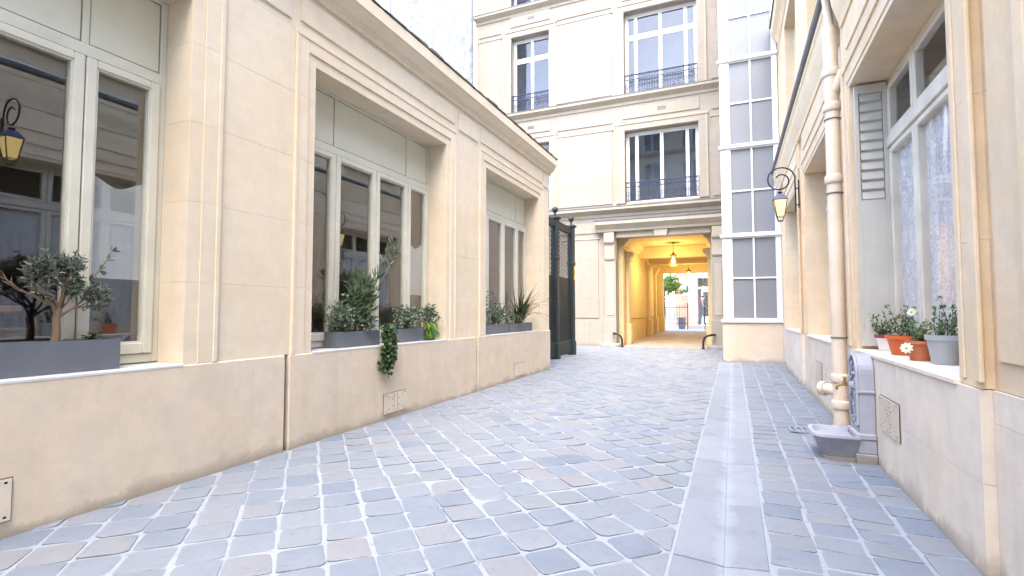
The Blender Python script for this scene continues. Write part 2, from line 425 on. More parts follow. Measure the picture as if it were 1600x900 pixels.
def stone_outline(hw, hh, rg, cut):
    """irregular rounded rectangle, 12 points"""
    pts = []
    for sx, sy in ((1, 1), (-1, 1), (-1, -1), (1, -1)):
        c1 = cut * rg.uniform(.35, 1.45); c2 = cut * rg.uniform(.35, 1.45)
        jx = rg.uniform(-.006, .005); jy = rg.uniform(-.006, .005)
        X, Y = sx * (hw + jx), sy * (hh + jy)
        a = (X + rg.uniform(-.005, .004), Y - sy * c1); b = (X - sx * c2, Y + rg.uniform(-.005, .004)); mk = rg.uniform(.22, .42); m = (X - sx * c2 * mk, Y - sy * c1 * mk)
        pts += [a, m, b] if sx * sy > 0 else [b, m, a]
    return pts
def stone_mesh(mb, pts, h, tint, cx=0, cy=0, z=0, tilt=(0, 0)):
    n = len(pts); mx = sum(p[0] for p in pts) / n; my = sum(p[1] for p in pts) / n
    vs_ = []
    for k, zz in ((1.0, -.012), (.985, h * .55), (.90, h * .95), (.55, h * 1.12)):
        for p in pts:
            x = mx + (p[0] - mx) * k; y = my + (p[1] - my) * k
            vs_.append((cx + x, cy + y, z + zz + (x - mx) * tilt[0] + (y - my) * tilt[1]))
    fs = []
    for r_ in range(3):
        for i in range(n): fs.append((r_ * n + i, r_ * n + (i + 1) % n, (r_ + 1) * n + (i + 1) % n, (r_ + 1) * n + i))
    fs.append(tuple(range(3 * n, 4 * n)))
    mb.add(vs_, fs, tint); mb.e = getattr(mb, 'e', []) + [1.15] * n + [1.0] * n + [.62] * n + [.0] * n
def lay(parent, stones, limit, mat):
    """stones: (outline in world xy, height, angle-variant or None). The ones that show largest become parts."""
    def size(s):
        cx, cy = s['c']; d = math.hypot(cx, cy)
        fwd = -cx * math.sin(yaw) + cy * math.cos(yaw); side = cx * math.cos(yaw) + cy * math.sin(yaw)
        if fwd < .9 or abs(side / fwd) > 1.12 or fwd < 1.75: return 0
        return area(s['poly']) / fwd ** 3
    stones.sort(key=size, reverse=True)
    rest = MB(); var = {}
    for i, s in enumerate(stones):
        if i < limit:
            k = s.get('var')
            if k is not None:
                if k not in var:
                    mb = MB(); rg = random.Random(k * 77 + 5); stone_mesh(mb, s['local'], s['h'], .0001, tilt=(rg.uniform(-.02, .02), rg.uniform(-.02, .02)))
                    var[k] = mb.mesh('cobblestone', smooth=True)
                o = link('cobblestone', var[k], mat, parent, (*s['c'], 0)); o.rotation_euler = (*s['tip'], s['rot'])
            else:
                mb = MB(); stone_mesh(mb, [(p[0] - s['c'][0], p[1] - s['c'][1]) for p in s['poly']], s['h'], .0001)
                link('cobblestone', mb.mesh('cobblestone', smooth=True), mat, parent, (*s['c'], 0))
        else:
            stone_mesh(rest, s['poly'], s['h'], rnd.random(), tilt=s['tip'])
    if rest.v:
        o = rest.build('cobblestone_paving', mat, parent, smooth=True); o['kind'] = 'stuff'
# diagonal field: square setts at 45 degrees
PA, PB = .246, .228
NV = 26
VAR = []
for k in range(NV):
    rg = random.Random(100 + k)
    VAR.append((stone_outline(PA / 2 - rg.uniform(.005, .010), PB / 2 - rg.uniform(.005, .010), rg, .030), rg.uniform(.004, .011)))
ca = math.cos(R(-45)); sa = math.sin(R(-45))
stones = []
for i in range(-90, 90):
    for j in range(-90, 90):
        a = i * PA + rnd.uniform(-.006, .006); b = j * PB + rnd.uniform(-.006, .006)
        a += .018 * noise.noise((j * .31, i * .17, 1.0)); b += .018 * noise.noise((i * .29, j * .21, 5.0))
        cx = ca * a - sa * b - 1.98; cy = sa * a + ca * b + 2.27
        if cy < .4 or cy > 18.0 or cx > XC0 + .2 or cx < -9.0: continue
        if cy < 10.4 and cx < XL - .2: continue
        k = rnd.randrange(NV); rot = R(-45) + rnd.choice((0, math.pi)) + rnd.uniform(-.03, .03)
        c_, s_ = math.cos(rot), math.sin(rot)
        poly = [(cx + c_ * p[0] - s_ * p[1], cy + s_ * p[0] + c_ * p[1]) for p in VAR[k][0]]
        n0 = area(poly); ta = .026 if cx > -1.9 and cy > 2.8 else .018; tip = (rnd.uniform(-ta, ta), rnd.uniform(-ta, ta))
        wob = .012 * noise.noise((cx * 3, cy * 3, 0))
        q = clip(poly, lambda p: XC0 - .012 + wob - p[0])
        if cy < 10.4 and q: q = clip(q, lambda p: p[0] - (XL + .012))
        if len(q) < 3: continue
        ar = area(q)
        if ar < .004: continue
        if ar > n0 * .985: stones.append(dict(poly=poly, local=VAR[k][0], h=VAR[k][1], c=(cx, cy), rot=rot, var=k, tip=tip))
        else:
            mx = sum(p[0] for p in q) / len(q); my = sum(p[1] for p in q) / len(q)
            stones.append(dict(poly=q, h=VAR[k][1], c=(mx, my), rot=0, tip=tip))
lay(yard, stones, 300, 'cobble')

# stone-lined rows beside the channel
path = MB().add([(XC1 - .012, -9, 0), (1.3, -9, 0), (1.3, 13.6, 0), (XC1 - .012, 13.6, 0)], [(0, 1, 2, 3)]).build('cobbled_path', 'mortar')
path['kind'] = 'structure'
stones = []
rows = [(.15, .375), (.375, .60), (.60, .83), (.83, 1.045)]
SL = [.15, .185, .20, .215, .25]
V2 = {}
for ri, (x0, x1) in enumerate(rows):
    y = .7 + .07 * ri
    while y < 13.4:
        li = rnd.randrange(5); L = SL[li]; vi = rnd.randrange(4); key = 100 + ri * 40 + li * 4 + vi
        if key not in V2:
            rg = random.Random(key); V2[key] = (stone_outline((x1 - x0) / 2 - .008, L / 2 - .004, rg, .018), rg.uniform(.003, .009))
        cx = (x0 + x1) / 2 + rnd.uniform(-.005, .005) + .012 * noise.noise((y * .5, ri * 3.0, 0)); cy = y + L / 2
        rot = rnd.choice((0, math.pi)) + rnd.uniform(-.03, .03)
        c_, s_ = math.cos(rot), math.sin(rot)
        poly = [(cx + c_ * p[0] - s_ * p[1], cy + s_ * p[0] + c_ * p[1]) for p in V2[key][0]]
        stones.append(dict(poly=poly, local=V2[key][0], h=V2[key][1], c=(cx, cy), rot=rot, var=key, tip=(rnd.uniform(-.02, .02), rnd.uniform(-.015, .015)))); y += L
lay(path, stones, 220, 'cobble')

# shallow V-shaped drainage channel of long slabs
chan = MB().add([(XC0, -9, -.028), (XC1, -9, -.028), (XC1, 18.1, -.028), (XC0, 18.1, -.028)], [(0, 1, 2, 3)]).build('drainage_channel', 'mortar')
chan['kind'] = 'structure'
y = .5
while y < 13.6:
    L = rnd.choice((.62, .72, .85, .95)); y1 = min(y + L, 13.6); xm = -.062
    lift = rnd.uniform(-.003, .003)
    for xa, xb in ((XC0 + .006, xm), (xm, XC1 - .006)):
        sk = .008 * rnd.random()
        q = MB(); N = 4; vs_ = []
        ya, yb = y + .003 + sk, y1 - .003
        for k in range(N + 1):
            for m_ in range(2):
                x = xa + (xb - xa) * k / N
                u = abs(x - xm) / .2
                vs_.append((x, (ya, yb)[m_], -.012 + .018 * min(1, u) ** .8 + lift))
        base = [(xa, ya, -.04), (xa, yb, -.04), (xb, ya, -.04), (xb, yb, -.04)]
        fs = [(2 * k, 2 * k + 2, 2 * k + 3, 2 * k + 1) for k in range(N)]
        b0 = 2 * (N + 1); fs += [(0, 1, b0 + 1, b0), (2 * N, b0 + 2, b0 + 3, 2 * N + 1), tuple([b0] + [b0 + 2] + [2 * k for k in range(N, -1, -1)]), tuple([b0 + 1] + [2 * k + 1 for k in range(N + 1)] + [b0 + 3])]
        q.add(vs_ + base, fs)
        cc = ((xa + xb) / 2, (y + y1) / 2, 0)
        link('channel_slab', q.mesh('channel_slab', Vector(cc), bevel=.003), 'channel_stone', chan, cc)
    y = y1

# small square drain cover by the fountain
dr = thing('drain_cover', 'small square metal drain cover set in the paving behind the fountain basin', 'drain cover', (.62, 5.95, .006))
perforated(MB(), (.50, 5.82, .012), (1, 0, 0), (0, 1, 0), (0, 0, 1), .24, .26, 9, 9, lambda i, k: i % 2 == 1 and 0 < k < 8, .006).build('grating', 'channel_stone', dr)

# ================================================================== LEFT ANNEX
AX = thing('annex_building', 'low cream limestone annex with three tall recessed windows and plain cornice', 'building', (-5.5, 4, 0))
AF = -3.575
OPEN = [0.0, 3.61, 7.25]; OW = 2.41; ZS, ZH = .83, 3.52; YE = 10.28
bx('wall_core', 'annex_stone', AX, (-3.98, -8, .0), (-3.64, -.26, 4.45))
for y0 in OPEN:
    # jamb stones with an inner fillet set back from the outer band
    for side in (0, 1):
        ya, yb = (y0 - .25, y0) if side == 0 else (y0 + OW, y0 + OW + .25)
        for z0, z1 in courses(ZS, ZH + .25, .585):
            if side == 0: block('stone_block', 'annex_stone', AX, (-3.96, ya, z0), (AF + .004, yb - .10, z1)); block('stone_block', 'annex_stone', AX, (-3.96, yb - .10, z0), (AF - .010, yb, min(z1, ZH + .10)))
            else: block('stone_block', 'annex_stone', AX, (-3.96, ya, z0), (AF - .010, ya + .10, min(z1, ZH + .10))); block('stone_block', 'annex_stone', AX, (-3.96, ya + .10, z0), (AF + .004, yb, z1))
    n = 3
    for k in range(n):
        a, b = y0 + OW * k / n, y0 + OW * (k + 1) / n
        block('lintel_stone', 'annex_stone', AX, (-3.96, a, ZH), (AF - .010, b, ZH + .10))
        a, b = y0 - .10 + (OW + .2) * k / n, y0 - .10 + (OW + .2) * (k + 1) / n
        block('lintel_stone', 'annex_stone', AX, (-3.96, a, ZH + .10), (AF + .004, b, ZH + .25))
    # thin moulding line round the outer edge
    mo = MB(); e = AF + .004
    for (ya, yb, za, zb) in ((y0 - .25, y0 - .215, ZS, ZH + .215), (y0 + OW + .215, y0 + OW + .25, ZS, ZH + .215), (y0 - .25, y0 + OW + .25, ZH + .215, ZH + .25)):
        mo.box(e - .01, ya, za, e + .008, yb, zb)
    mo.build('moulding', 'annex_stone', AX, .004)
# piers between the surrounds
for ya, yb in ((2.66, 3.36), (6.27, 7.0), (9.91, YE), (-8.0, -.25)):
    L = (yb - ya)
    for ci, (z0, z1) in enumerate(courses(ZS, ZH + .25, .54)):
        k = max(1, round(L / 1.1))
        for q in range(k): block('stone_block', 'annex_stone', AX, (-3.96, ya + L * q / k, z0), (AF - .012, ya + L * (q + 1) / k, z1))
# frieze with raised panels
ys = [-8, -6.4, -4.8, -3.2, -1.6, -.25, 1.2, 2.66, 3.36, 4.8, 6.27, 7.0, 8.45, 9.91, YE]
for a, b in zip(ys, ys[1:]): block('frieze_stone', 'annex_stone', AX, (-3.96, a, ZH + .25), (AF - .012, b, 4.18))
for y0 in OPEN: bx('frieze_panel', 'annex_stone', AX, (AF - .02, y0 - .20, 3.87), (AF + .004, y0 + OW + .20, 4.10), .006)
for ya, yb in ((2.72, 3.30), (6.35, 6.94), (9.96, YE - .06)): bx('frieze_panel', 'annex_stone', AX, (AF - .02, ya, 3.83), (AF + .004, yb, 4.10), .006)
cprof = [(-3.62, 4.16), (-3.56, 4.16), (-3.55, 4.20), (-3.535, 4.215), (-3.50, 4.24), (-3.465, 4.29), (-3.44, 4.33), (-3.425, 4.34), (-3.425, 4.47), (-3.44, 4.49), (-3.62, 4.50)]
yy = -8.0
while yy < 10.36:
    y2 = min(10.38, yy + 1.53); c_ = (0, 0, 0)
    m_ = MB().prism(cprof, 'y', yy + .0015, y2 - .0015); cc = (-3.5, (yy + y2) / 2, 4.3)
    link('cornice_stone', m_.mesh('cornice_stone', Vector(cc)), 'annex_stone', AX, cc); yy = y2
zf = MB()   # weathered zinc edge on top of the cornice, uneven with moss and patches
k = 0; yy = -8.0
while yy < 10.4:
    dy = rnd.uniform(.05, .22); hgt = .006 + .024 * rnd.random() ** 3; px = -3.418 + rnd.uniform(-.006, .006)
    zf.box(-3.66, yy, 4.492, px, min(yy + dy, 10.4), 4.50 + hgt); yy += dy
zf.build('zinc_edge', 'mossy_zinc', AX)
bx('roof', 'zinc', AX, (-9.55, -8, 4.40), (-3.63, 10.3, 4.485))
bx('end_wall', 'annex_stone', AX, (-9.5, 9.98, 0), (-3.97, YE - .01, 4.39))
# plinth sections with vertical recesses between
for a, b in ((-8, 3.30), (3.345, 6.90), (6.945, YE + .012)):
    k = max(1, round((b - a) / 1.9)); 
    MB().box(-3.96, a, -.02, AF + .010, b, .8285).build('plinth', 'annex_plinth', AX, .008)
for a, b in ((3.30, 3.345), (6.90, 6.945)): bx('recess', 'annex_grime_shade', AX, (-3.96, a, -.02), (AF - .035, b, .826))
def annex_window(y0, film):
    wn = MB(); X0, X1 = -3.935, -3.865
    y1 = y0 + OW
    zt0, zt1 = 2.885, 2.965
    # outer frame
    for a, b, c, d in ((y0, y0 + .045, .845, ZH), (y1 - .045, y1, .845, ZH), (y0 + .045, y1 - .045, .845, .905), (y0 + .045, y1 - .045, ZH - .03, ZH), (y0 + .045, y1 - .045, zt0, zt1)):
        wn.box(X0, a, c, X1, b, d)
    seams = [y0 + .045, y0 + .58, y0 + 1.25, y0 + 1.89, y1 - .045]
    for s_ in (seams[1], seams[3]): wn.box(X0 + .002, s_ - .02, zt1, X1 - .002, s_ + .02, ZH - .03)
    win = wn.build('window', 'window_paint', AX, .004)
    for i in range(4):
        a, b = seams[i] + .004, seams[i + 1] - .004; x0, x1 = -3.915, -3.848
        sw = .062; sb = MB()
        for (p, q, c, d) in ((a, a + sw, .910, 2.878), (b - sw, b, .910, 2.878), (a + sw, b - sw, .910, .985), (a + sw, b - sw, 2.825, 2.878)): sb.box(x0, p, c, x1, q, d)
        sb.build('sash', 'window_paint', win, .006)
        bd = MB(); g1 = .012
        for (p, q, c, d) in ((a + sw, a + sw + g1, .985, 2.825), (b - sw - g1, b - sw, .985, 2.825), (a + sw + g1, b - sw - g1, .985, .985 + g1), (a + sw + g1, b - sw - g1, 2.825 - g1, 2.825)): bd.box(x0 + .01, p, c, x1 - .012, q, d)
        bd.build('glazing_bead', 'window_paint', win)
        bx('pane', 'glass', win, (-3.892, a + sw + .004, .989), (-3.886, b - sw - .004, 2.821))
    for a, b in ((seams[0], seams[1] - .02), (seams[1] + .02, seams[3] - .02), (seams[3] + .02, seams[4])):
        bx('transom_panel', 'panel_paint', win, (-3.915, a + .006, zt1 + .008), (-3.876, b - .006, ZH - .036), .004)
    if film:
        a, b = seams[3] + .07, seams[4] - .07; fm = MB(); N = 16
        for k in range(N):
            u0, u1 = k / N, (k + 1) / N
            hz = lambda u: 2.085 + .032 * math.cos(u * 2 * math.pi)
            ya, yb = a + (b - a) * u0, a + (b - a) * u1
            fm.add([(-3.897, ya, 1.43), (-3.897, yb, 1.43), (-3.897, yb, hz(u1)), (-3.897, ya, hz(u0))], [(0, 1, 2, 3)])
        fm.build('frosted_film', 'film', win)
    bx('sill', 'zinc_sill', AX, (-3.99, y0 + .002, .8150), (AF + .0125, y1 - .002, .836), .004)
for i, y0 in enumerate(OPEN): annex_window(y0, i < 2)
# the room behind the windows
rm = MB(); rm.box(-8.1, -.6, .45, -8.0, 9.98, 3.7); rm.box(-8.0, -.6, 3.7, -3.98, 9.98, 3.75); rm.box(-8.0, -.7, .45, -3.98, -.6, 3.7)
rm.build('room_wall', 'room_wall', AX); bx('room_floor', 'room_floor', AX, (-8.1, -.7, .40), (-3.98, 9.98, .45))
bx('room_partition', 'room_wall', AX, (-8.0, 3.0, .45), (-4.4, 3.1, 3.7)); bx('room_partition', 'room_wall', AX, (-8.0, 6.6, .45), (-4.4, 6.7, 3.7))
def table(x, y, lab):
    t = thing('table', lab, 'table', (x, y, .45))
    bx('tabletop', 'wood', t, (x - .35, y - .6, 1.20), (x + .35, y + .6, 1.245), .006)
    for sx in (-1, 1):
        for sy in (-1, 1): bx('leg', 'black_iron', t, (x + sx * .30 - .02, y + sy * .52 - .02, .45), (x + sx * .30 + .02, y + sy * .52 + .02, 1.20))
table(-4.75, 1.25, 'wooden table inside the room, seen through the near window behind the olive tree')
def bench(x, y, lab):
    t = thing('bench_seat', lab, 'bench', (x, y, .45))
    bx('seat', 'dark_fabric', t, (x - .3, y - .7, .62), (x + .3, y + .7, .92), .03)
    bx('backrest', 'dark_fabric', t, (x - .34, y - .7, .90), (x - .2, y + .7, 1.42), .03)
    bx('base', 'black_iron', t, (x - .27, y - .66, .45), (x + .27, y + .66, .62))
bench(-5.6, 2.15, 'dark plum upholstered bench inside the room behind the near window')

# ================================================================== vent grilles
def union(i, k, nx, nz):
    u = (i + .5) / nx * 2 - 1; v = (k + .5) / nz * 2 - 1
    if abs(u) > .9 or abs(v) > .9 or i % 2 == 0 or k % 2 == 0: return False
    return abs(v) < .08 or (min(abs(u - v), abs(u + v)) < .09) or (abs(abs(u) - .15) < .06 and abs(v) > .2)
def grille(y, z, x, nrm, lab, w_=.43, h_=.22):
    t = thing('vent_grille', lab, 'vent', (x, y, z), 'perforated wall vents')
    d = nrm
    perforated(MB(), (x + .005 * d, y - w_ / 2, z - h_ / 2), (0, 1, 0), (0, 0, 1), (d, 0, 0), w_, h_, 27, 17, lambda i, k: union(i, k, 27, 17), .005).build('plate', 'grille', t)
    bx('rim', 'annex_grime_shade', t, (x + .0005 * d, y - w_ / 2 - .007, z - h_ / 2 - .007), (x + .0009 * d, y + w_ / 2 + .007, z + h_ / 2 + .007))  # flat dark outline standing in for the shadow gap round the plate
    bx('dark_backing', 'dark_void', t, (x + .001 * d, y - w_ / 2 + .01, z - h_ / 2 + .01), (x + .004 * d, y + w_ / 2 - .01, z + h_ / 2 - .01))  # near-black sheet painting the darkness seen through the holes
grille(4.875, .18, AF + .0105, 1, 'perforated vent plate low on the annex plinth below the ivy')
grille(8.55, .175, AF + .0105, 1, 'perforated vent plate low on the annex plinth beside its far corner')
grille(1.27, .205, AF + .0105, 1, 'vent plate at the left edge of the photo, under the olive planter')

# ================================================================== FACADE BUILDING
FY = 18.1
FB = thing('apartment_building', 'tall pale limestone apartment building with a lit carriage passage and railed windows', 'building', (-4, 22, 0))
PX0, PX1, PH = -3.78, -.62, 3.85
WX = [(-7.85, -6.28), (-3.43, -.95)]; WZ = [(5.06, 7.66), (8.95, 12.02), (13.22, 15.6)]
holes = [(a, b, c, d) for a, b in WX for c, d in WZ] + [(PX0, PX1, -1, PH)]
fm = MB()
for a, b, c, d in cells(-9.38, 1.6, 0.0, 16.4, holes): fm.box(a, FY, max(c, -.02), b, FY + .42, d)
fm.build('wall', 'facade_stone', FB)
bx('core', 'dark_room', FB, (-9.38, FY + 1.6, 4.7), (1.6, 23.0, 16.3)); bx('attic', 'zinc', FB, (-9.38, FY + .03, 16.41), (1.6, 23.0, 16.7))
for z in (4.72, 8.4, 12.6): bx('floor_slab', 'dark_room', FB, (-9.36, FY + .43, z), (1.58, FY + 1.59, z + .25))
bx('gable', 'facade_stone', FB, (-9.37, FY + .425, 0), (-9.0, 23, 16.4))
# string courses
def string(z0, z1, proj, x0=-9.45, x1=1.5):
    h = z1 - z0
    prof = [(FY + .05, z0), (FY - .03, z0), (FY - .04, z0 + h * .3), (FY - proj * .55, z0 + h * .45), (FY - proj * .9, z0 + h * .62), (FY - proj, z0 + h * .66), (FY - proj, z0 + h * .92), (FY + .05, z1)]
    x = x0
    while x < x1:
        xx = min(x1, x + 1.8); cc = ((x + xx) / 2, FY, z0)
        link('string_stone', MB().prism(prof, 'x', x + .0015, xx - .0015).mesh('string_stone', Vector(cc)), 'facade_trim', FB, cc); x = xx
    bx('zinc_strip', 'zinc', FB, (x0, FY - proj - .012, z1 - .03), (x1, FY - .002, z1 + .004))
string(8.62, 8.95, .20); string(12.88, 13.20, .20); string(4.62, 4.96, .24)
# window surrounds and lintel panels
for a, b in WX:
    for c, d in WZ:
        s_ = MB(); k = .30
        for (p, q, e, f) in ((a - k, a, c, d + .02), (b, b + k, c, d + .02), (a - k, b + k, d + .02, d + .30)): s_.box(p, FY - .035, e, q, FY + .06, f)
        s_.build('window_surround', 'facade_stone', FB, .008)
        s2 = MB()
        for (p, q, e, f) in ((a - k, a - k + .07, c, d + .21), (b + k - .07, b + k, c, d + .21), (a - k - .02, b + k + .02, d + .23, d + .32)): s2.box(p, FY - .058, e, q, FY - .02, f)
        s2.build('surround_moulding', 'facade_trim', FB, .006)
        if d < 13: 
            bx('lintel_panel', 'facade_stone', FB, (a - .05, FY - .028, d + .44), (b + .05, FY + .05, d + .86), .008)
            m_ = (a + b) / 2 + .05
            bx('air_vent', 'zinc', FB, (m_ - .14, FY - .034, d + .60), (m_ + .14, FY, d + .72))
# raised panel fields, each made of ashlar blocks
def panel(x0, x1, z0, z1, h=.62):
    for ci, (p, q) in enumerate(courses(z0, z1, h)):
        k = max(1, round((x1 - x0) / 1.1)); off = .5 if ci % 2 else 0
        xs = sorted({x0, x1, *[x0 + (x1 - x0) * (i + off) / k for i in range(k + 1) if x0 + .15 < x0 + (x1 - x0) * (i + off) / k < x1 - .15]})
        for a, b in zip(xs, xs[1:]): block('panel_stone', 'facade_stone', FB, (a, FY - .030, p), (b, FY + .05, q), gap=.0012)
    bx('panel_cap', 'facade_trim', FB, (x0 - .05, FY - .045, z1 + .012), (x1 + .05, FY + .03, z1 + .06), .008)
for z0, z1 in ((5.08, 7.74), (9.06, 12.10), (13.3, 15.9)):
    panel(-5.98, -3.88, z0, z1); panel(-9.28, -8.3, z0, z1); panel(-.52, .3, z0, z1)
for z0, z1 in ((8.02, 8.45), (12.32, 12.74)):
    for a, b in ((-5.98, -3.88), (-9.28, -8.3), (-.52, .3)): block('band_panel', 'facade_stone', FB, (a, FY - .028, z0), (b, FY + .05, z1))
panel(-5.75, -4.42, 1.0, 3.82, .7); panel(-9.2, -6.1, 1.0, 3.82, .7)
bx('band_panel', 'facade_stone', FB, (-5.9, FY - .03, 4.06), (-4.45, FY + .05, 4.42), .006)
# plinth blocks
x = -9.38
while x < -4.25:
    b_ = min(-4.23, x + rnd.uniform(.42, .68)); b_ = -4.23 if b_ > -4.5 else b_
    for z0, z1 in ((0, .42), (.42, .93)): block('plinth_stone', 'facade_stone', FB, (x, FY - .055, z0), (b_, FY + .05, z1), gap=.003)
    x = b_
# passage pilasters, consoles, lintel, keystone, entablature
for x0, x1 in ((-4.20, PX0), (PX1, -.22)):
    bx('pilaster', 'facade_stone', FB, (x0, FY - .10, .0), (x1, FY + .05, 3.06), .01)
    bx('pilaster_base', 'facade_stone', FB, (x0 - .03, FY - .16, -.01), (x1 + .02, FY - .101, .95), .01)
    bx('pilaster_panel', 'facade_trim', FB, (x0 + .09, FY - .115, 1.1), (x1 - .09, FY - .09, 2.8), .006)
    cp = [(FY, 3.06), (FY - .13, 3.06), (FY - .15, 3.12), (FY - .14, 3.2), (FY - .15, 3.62), (FY - .22, 3.66), (FY - .24, 3.7), (FY - .24, 4.03), (FY, 4.03)]
    MB().prism(cp, 'x', x0 + .03, x1 - .03).build('console', 'facade_trim', FB, .006)
for k in range(3):
    a, b = PX0 + (PX1 - PX0) * k / 3, PX0 + (PX1 - PX0) * (k + 1) / 3
    block('lintel_stone', 'facade_trim', FB, (a, FY - .07, PH + .004), (b, FY + .1, 4.06))
MB().prism([(-2.42, PH - .02), (-2.02, PH - .02), (-1.98, 4.07), (-2.46, 4.07)], 'y', FY - .17, FY - .07).build('keystone', 'facade_trim', FB, .008)
ep = [(FY, 4.06), (FY - .20, 4.06), (FY - .22, 4.14), (FY - .28, 4.2), (FY - .36, 4.28), (FY - .38, 4.30), (FY - .38, 4.42), (FY, 4.46)]
MB().prism(ep, 'x', -4.45, 0.2).build('entablature', 'facade_trim', FB)
bx('zinc_strip', 'zinc', FB, (-4.48, FY - .40, 4.425), (.22, FY - .01, 4.475))
# windows
def rail(parent, x0, x1, z, h, y):
    r_ = MB(); r_.box(x0, y - .025, z + h - .035, x1, y + .02, z + h); r_.box(x0, y - .012, z + .05, x1, y + .012, z + .075); r_.box(x0, y - .012, z + h - .20, x1, y + .012, z + h - .18)
    n = int((x1 - x0) / .085)
    for i in range(n + 1):
        x = x0 + (x1 - x0) * i / n; r_.box(x - .008, y - .008, z + .06, x + .008, y + .008, z + h - .03)
    m = int((x1 - x0) / .17)
    for i in range(m):
        cx = x0 + (x1 - x0) * (i + .5) / m
        r_.tube([(cx + .062 * math.cos(t), y, z + h - .11 + .062 * math.sin(t)) for t in [2 * math.pi * q / 10 for q in range(10)]], .008, 5, closed=True)
        r_.tube([(cx + .05 * math.cos(t), y, z + h * .42 + .085 * math.sin(t)) for t in [2 * math.pi * q / 10 for q in range(10)]], .007, 5, closed=True)
        r_.tube([(cx + .04 * math.cos(t), y, z + .105 + .03 * math.sin(t)) for t in [2 * math.pi * q / 8 for q in range(8)]], .006, 4, closed=True)
    return r_.build('railing', 'blue_iron', parent)
def facade_window(x0, x1, z0, z1, cols, transom):
    y = FY + .26; f_ = MB(); fw = .055
    f_.box(x0, y, z0, x0 + fw, y + .07, z1); f_.box(x1 - fw, y, z0, x1, y + .07, z1); f_.box(x0 + fw, y, z1 - .07, x1 - fw, y + .07, z1); f_.box(x0 + fw, y, z0, x1 - fw, y + .07, z0 + .09)
    if transom: f_.box(x0 + fw, y - .015, transom - .045, x1 - fw, y + .07, transom + .045)
    win = f_.build('window', 'white_paint', FB, .004)
    xs = [x0 + fw] + list(cols) + [x1 - fw]
    lev = [(z0 + .09, transom - .045), (transom + .045, z1 - .07)] if transom else [(z0 + .09, z1 - .07)]
    for a, b in zip(xs, xs[1:]):
        for c, d in lev:
            s_ = MB(); sw = .055; a2, b2 = a + .003, b - .003
            for (p, q, e, f) in ((a2, a2 + sw, c, d), (b2 - sw, b2, c, d), (a2 + sw, b2 - sw, c, c + sw), (a2 + sw, b2 - sw, d - sw, d)): s_.box(p, y + .01, e + .002, q, y + .06, f - .002)
            s_.build('sash', 'white_paint', win, .004)
            bx('pane', 'facade_glass', win, (a2 + sw - .004, y + .032, c + sw - .004), (b2 - sw + .004, y + .038, d - sw + .004))
    if True: rail(win, x0 + .01, x1 - .01, z0 + .02, .74, FY + .03)
for c, d in WZ:
    tr = c + 2.22 if d > 9 else None
    facade_window(-3.43, -.95, c, d, (-3.05, -2.19, -1.33), tr)
    facade_window(-7.85, -6.28, c, d, (-7.065,), tr)
# white downpipe at the left corner
MB().tube([(-9.46, FY - .07, 4.5), (-9.46, FY - .07, 16.2)], .05, 10).build('downpipe', 'white_paint', FB, smooth=True)

# ---------------- the vaulted passage
PL, PR, PE, PC = -3.62, -.66, 28.0, 3.96
def pz(y): return max(0, min(1, (y - 18.2) / 9.8)) * .22
pf = MB().add([(-4.3, 18.1, .003), (0, 18.1, .003), (0, PE, .223), (-4.3, PE, .223)], [(0, 1, 2, 3)]).build('passage_floor', 'passage_floor'); pf['kind'] = 'structure'
bx('passage_wall', 'passage_paint', FB, (PL - .35, FY + .425, -.02), (PL, PE, 4.1)); bx('passage_wall', 'passage_paint', FB, (PR, FY + .425, -.02), (PR + .35, PE, 4.1))
bx('passage_ceiling', 'passage_paint', FB, (PL, FY + .425, PC), (PR, PE, 4.1))
bx('unseen_rear_wing', 'facade_stone', FB, (-9.3, 23.01, 4.12), (1.6, PE, 5.4))  # unseen wing, kept low so sun reaches the yard beyond
for y in (21.9, 25.0): bx('ceiling_beam', 'passage_paint', FB, (PL, y, 3.48), (PR, y + .45, PC - .003), .015)
bx('end_lintel', 'passage_paint', FB, (PL, PE - .5, 3.24), (PR, PE + .02, PC - .003))
for s_, x in ((1, PL), (-1, PR)):
    for y in (19.0, 23.9, 26.2, 27.5):
        w2 = .34
        bx('passage_pilaster', 'passage_paint', FB, (x, y, pz(y)), (x + s_ * (.12 if y < 27 else .30), y + w2, 3.26), .012)
        bx('passage_pedestal', 'passage_paint', FB, (x, y - .05, pz(y) - .02), (x + s_ * (.19 if y < 27 else .36), y + w2 + .05, pz(y) + .75), .02)
        MB().prism([(x, 3.1), (x + s_ * .14, 3.1), (x + s_ * .20, 3.24), (x + s_ * .28, 3.32), (x + s_ * .26, 3.44), (x, 3.46)], 'y', y - .03, y + w2 + .03).build('capital', 'passage_paint', FB, .01)
    MB().prism([(x, 3.6), (x + s_ * .06, 3.62), (x + s_ * .10, 3.72), (x + s_ * .22, 3.82), (x + s_ * .24, 3.955), (x, 3.955)], 'y', FY + .43, 21.89).build('ceiling_moulding', 'passage_paint', FB)
    for y0, y1 in ((19.5, 23.7), (24.4, 26.0)):
        bx('wall_panel', 'passage_paint', FB, (x, y0, .95), (x + s_ * .03, y1, 3.0), .01)
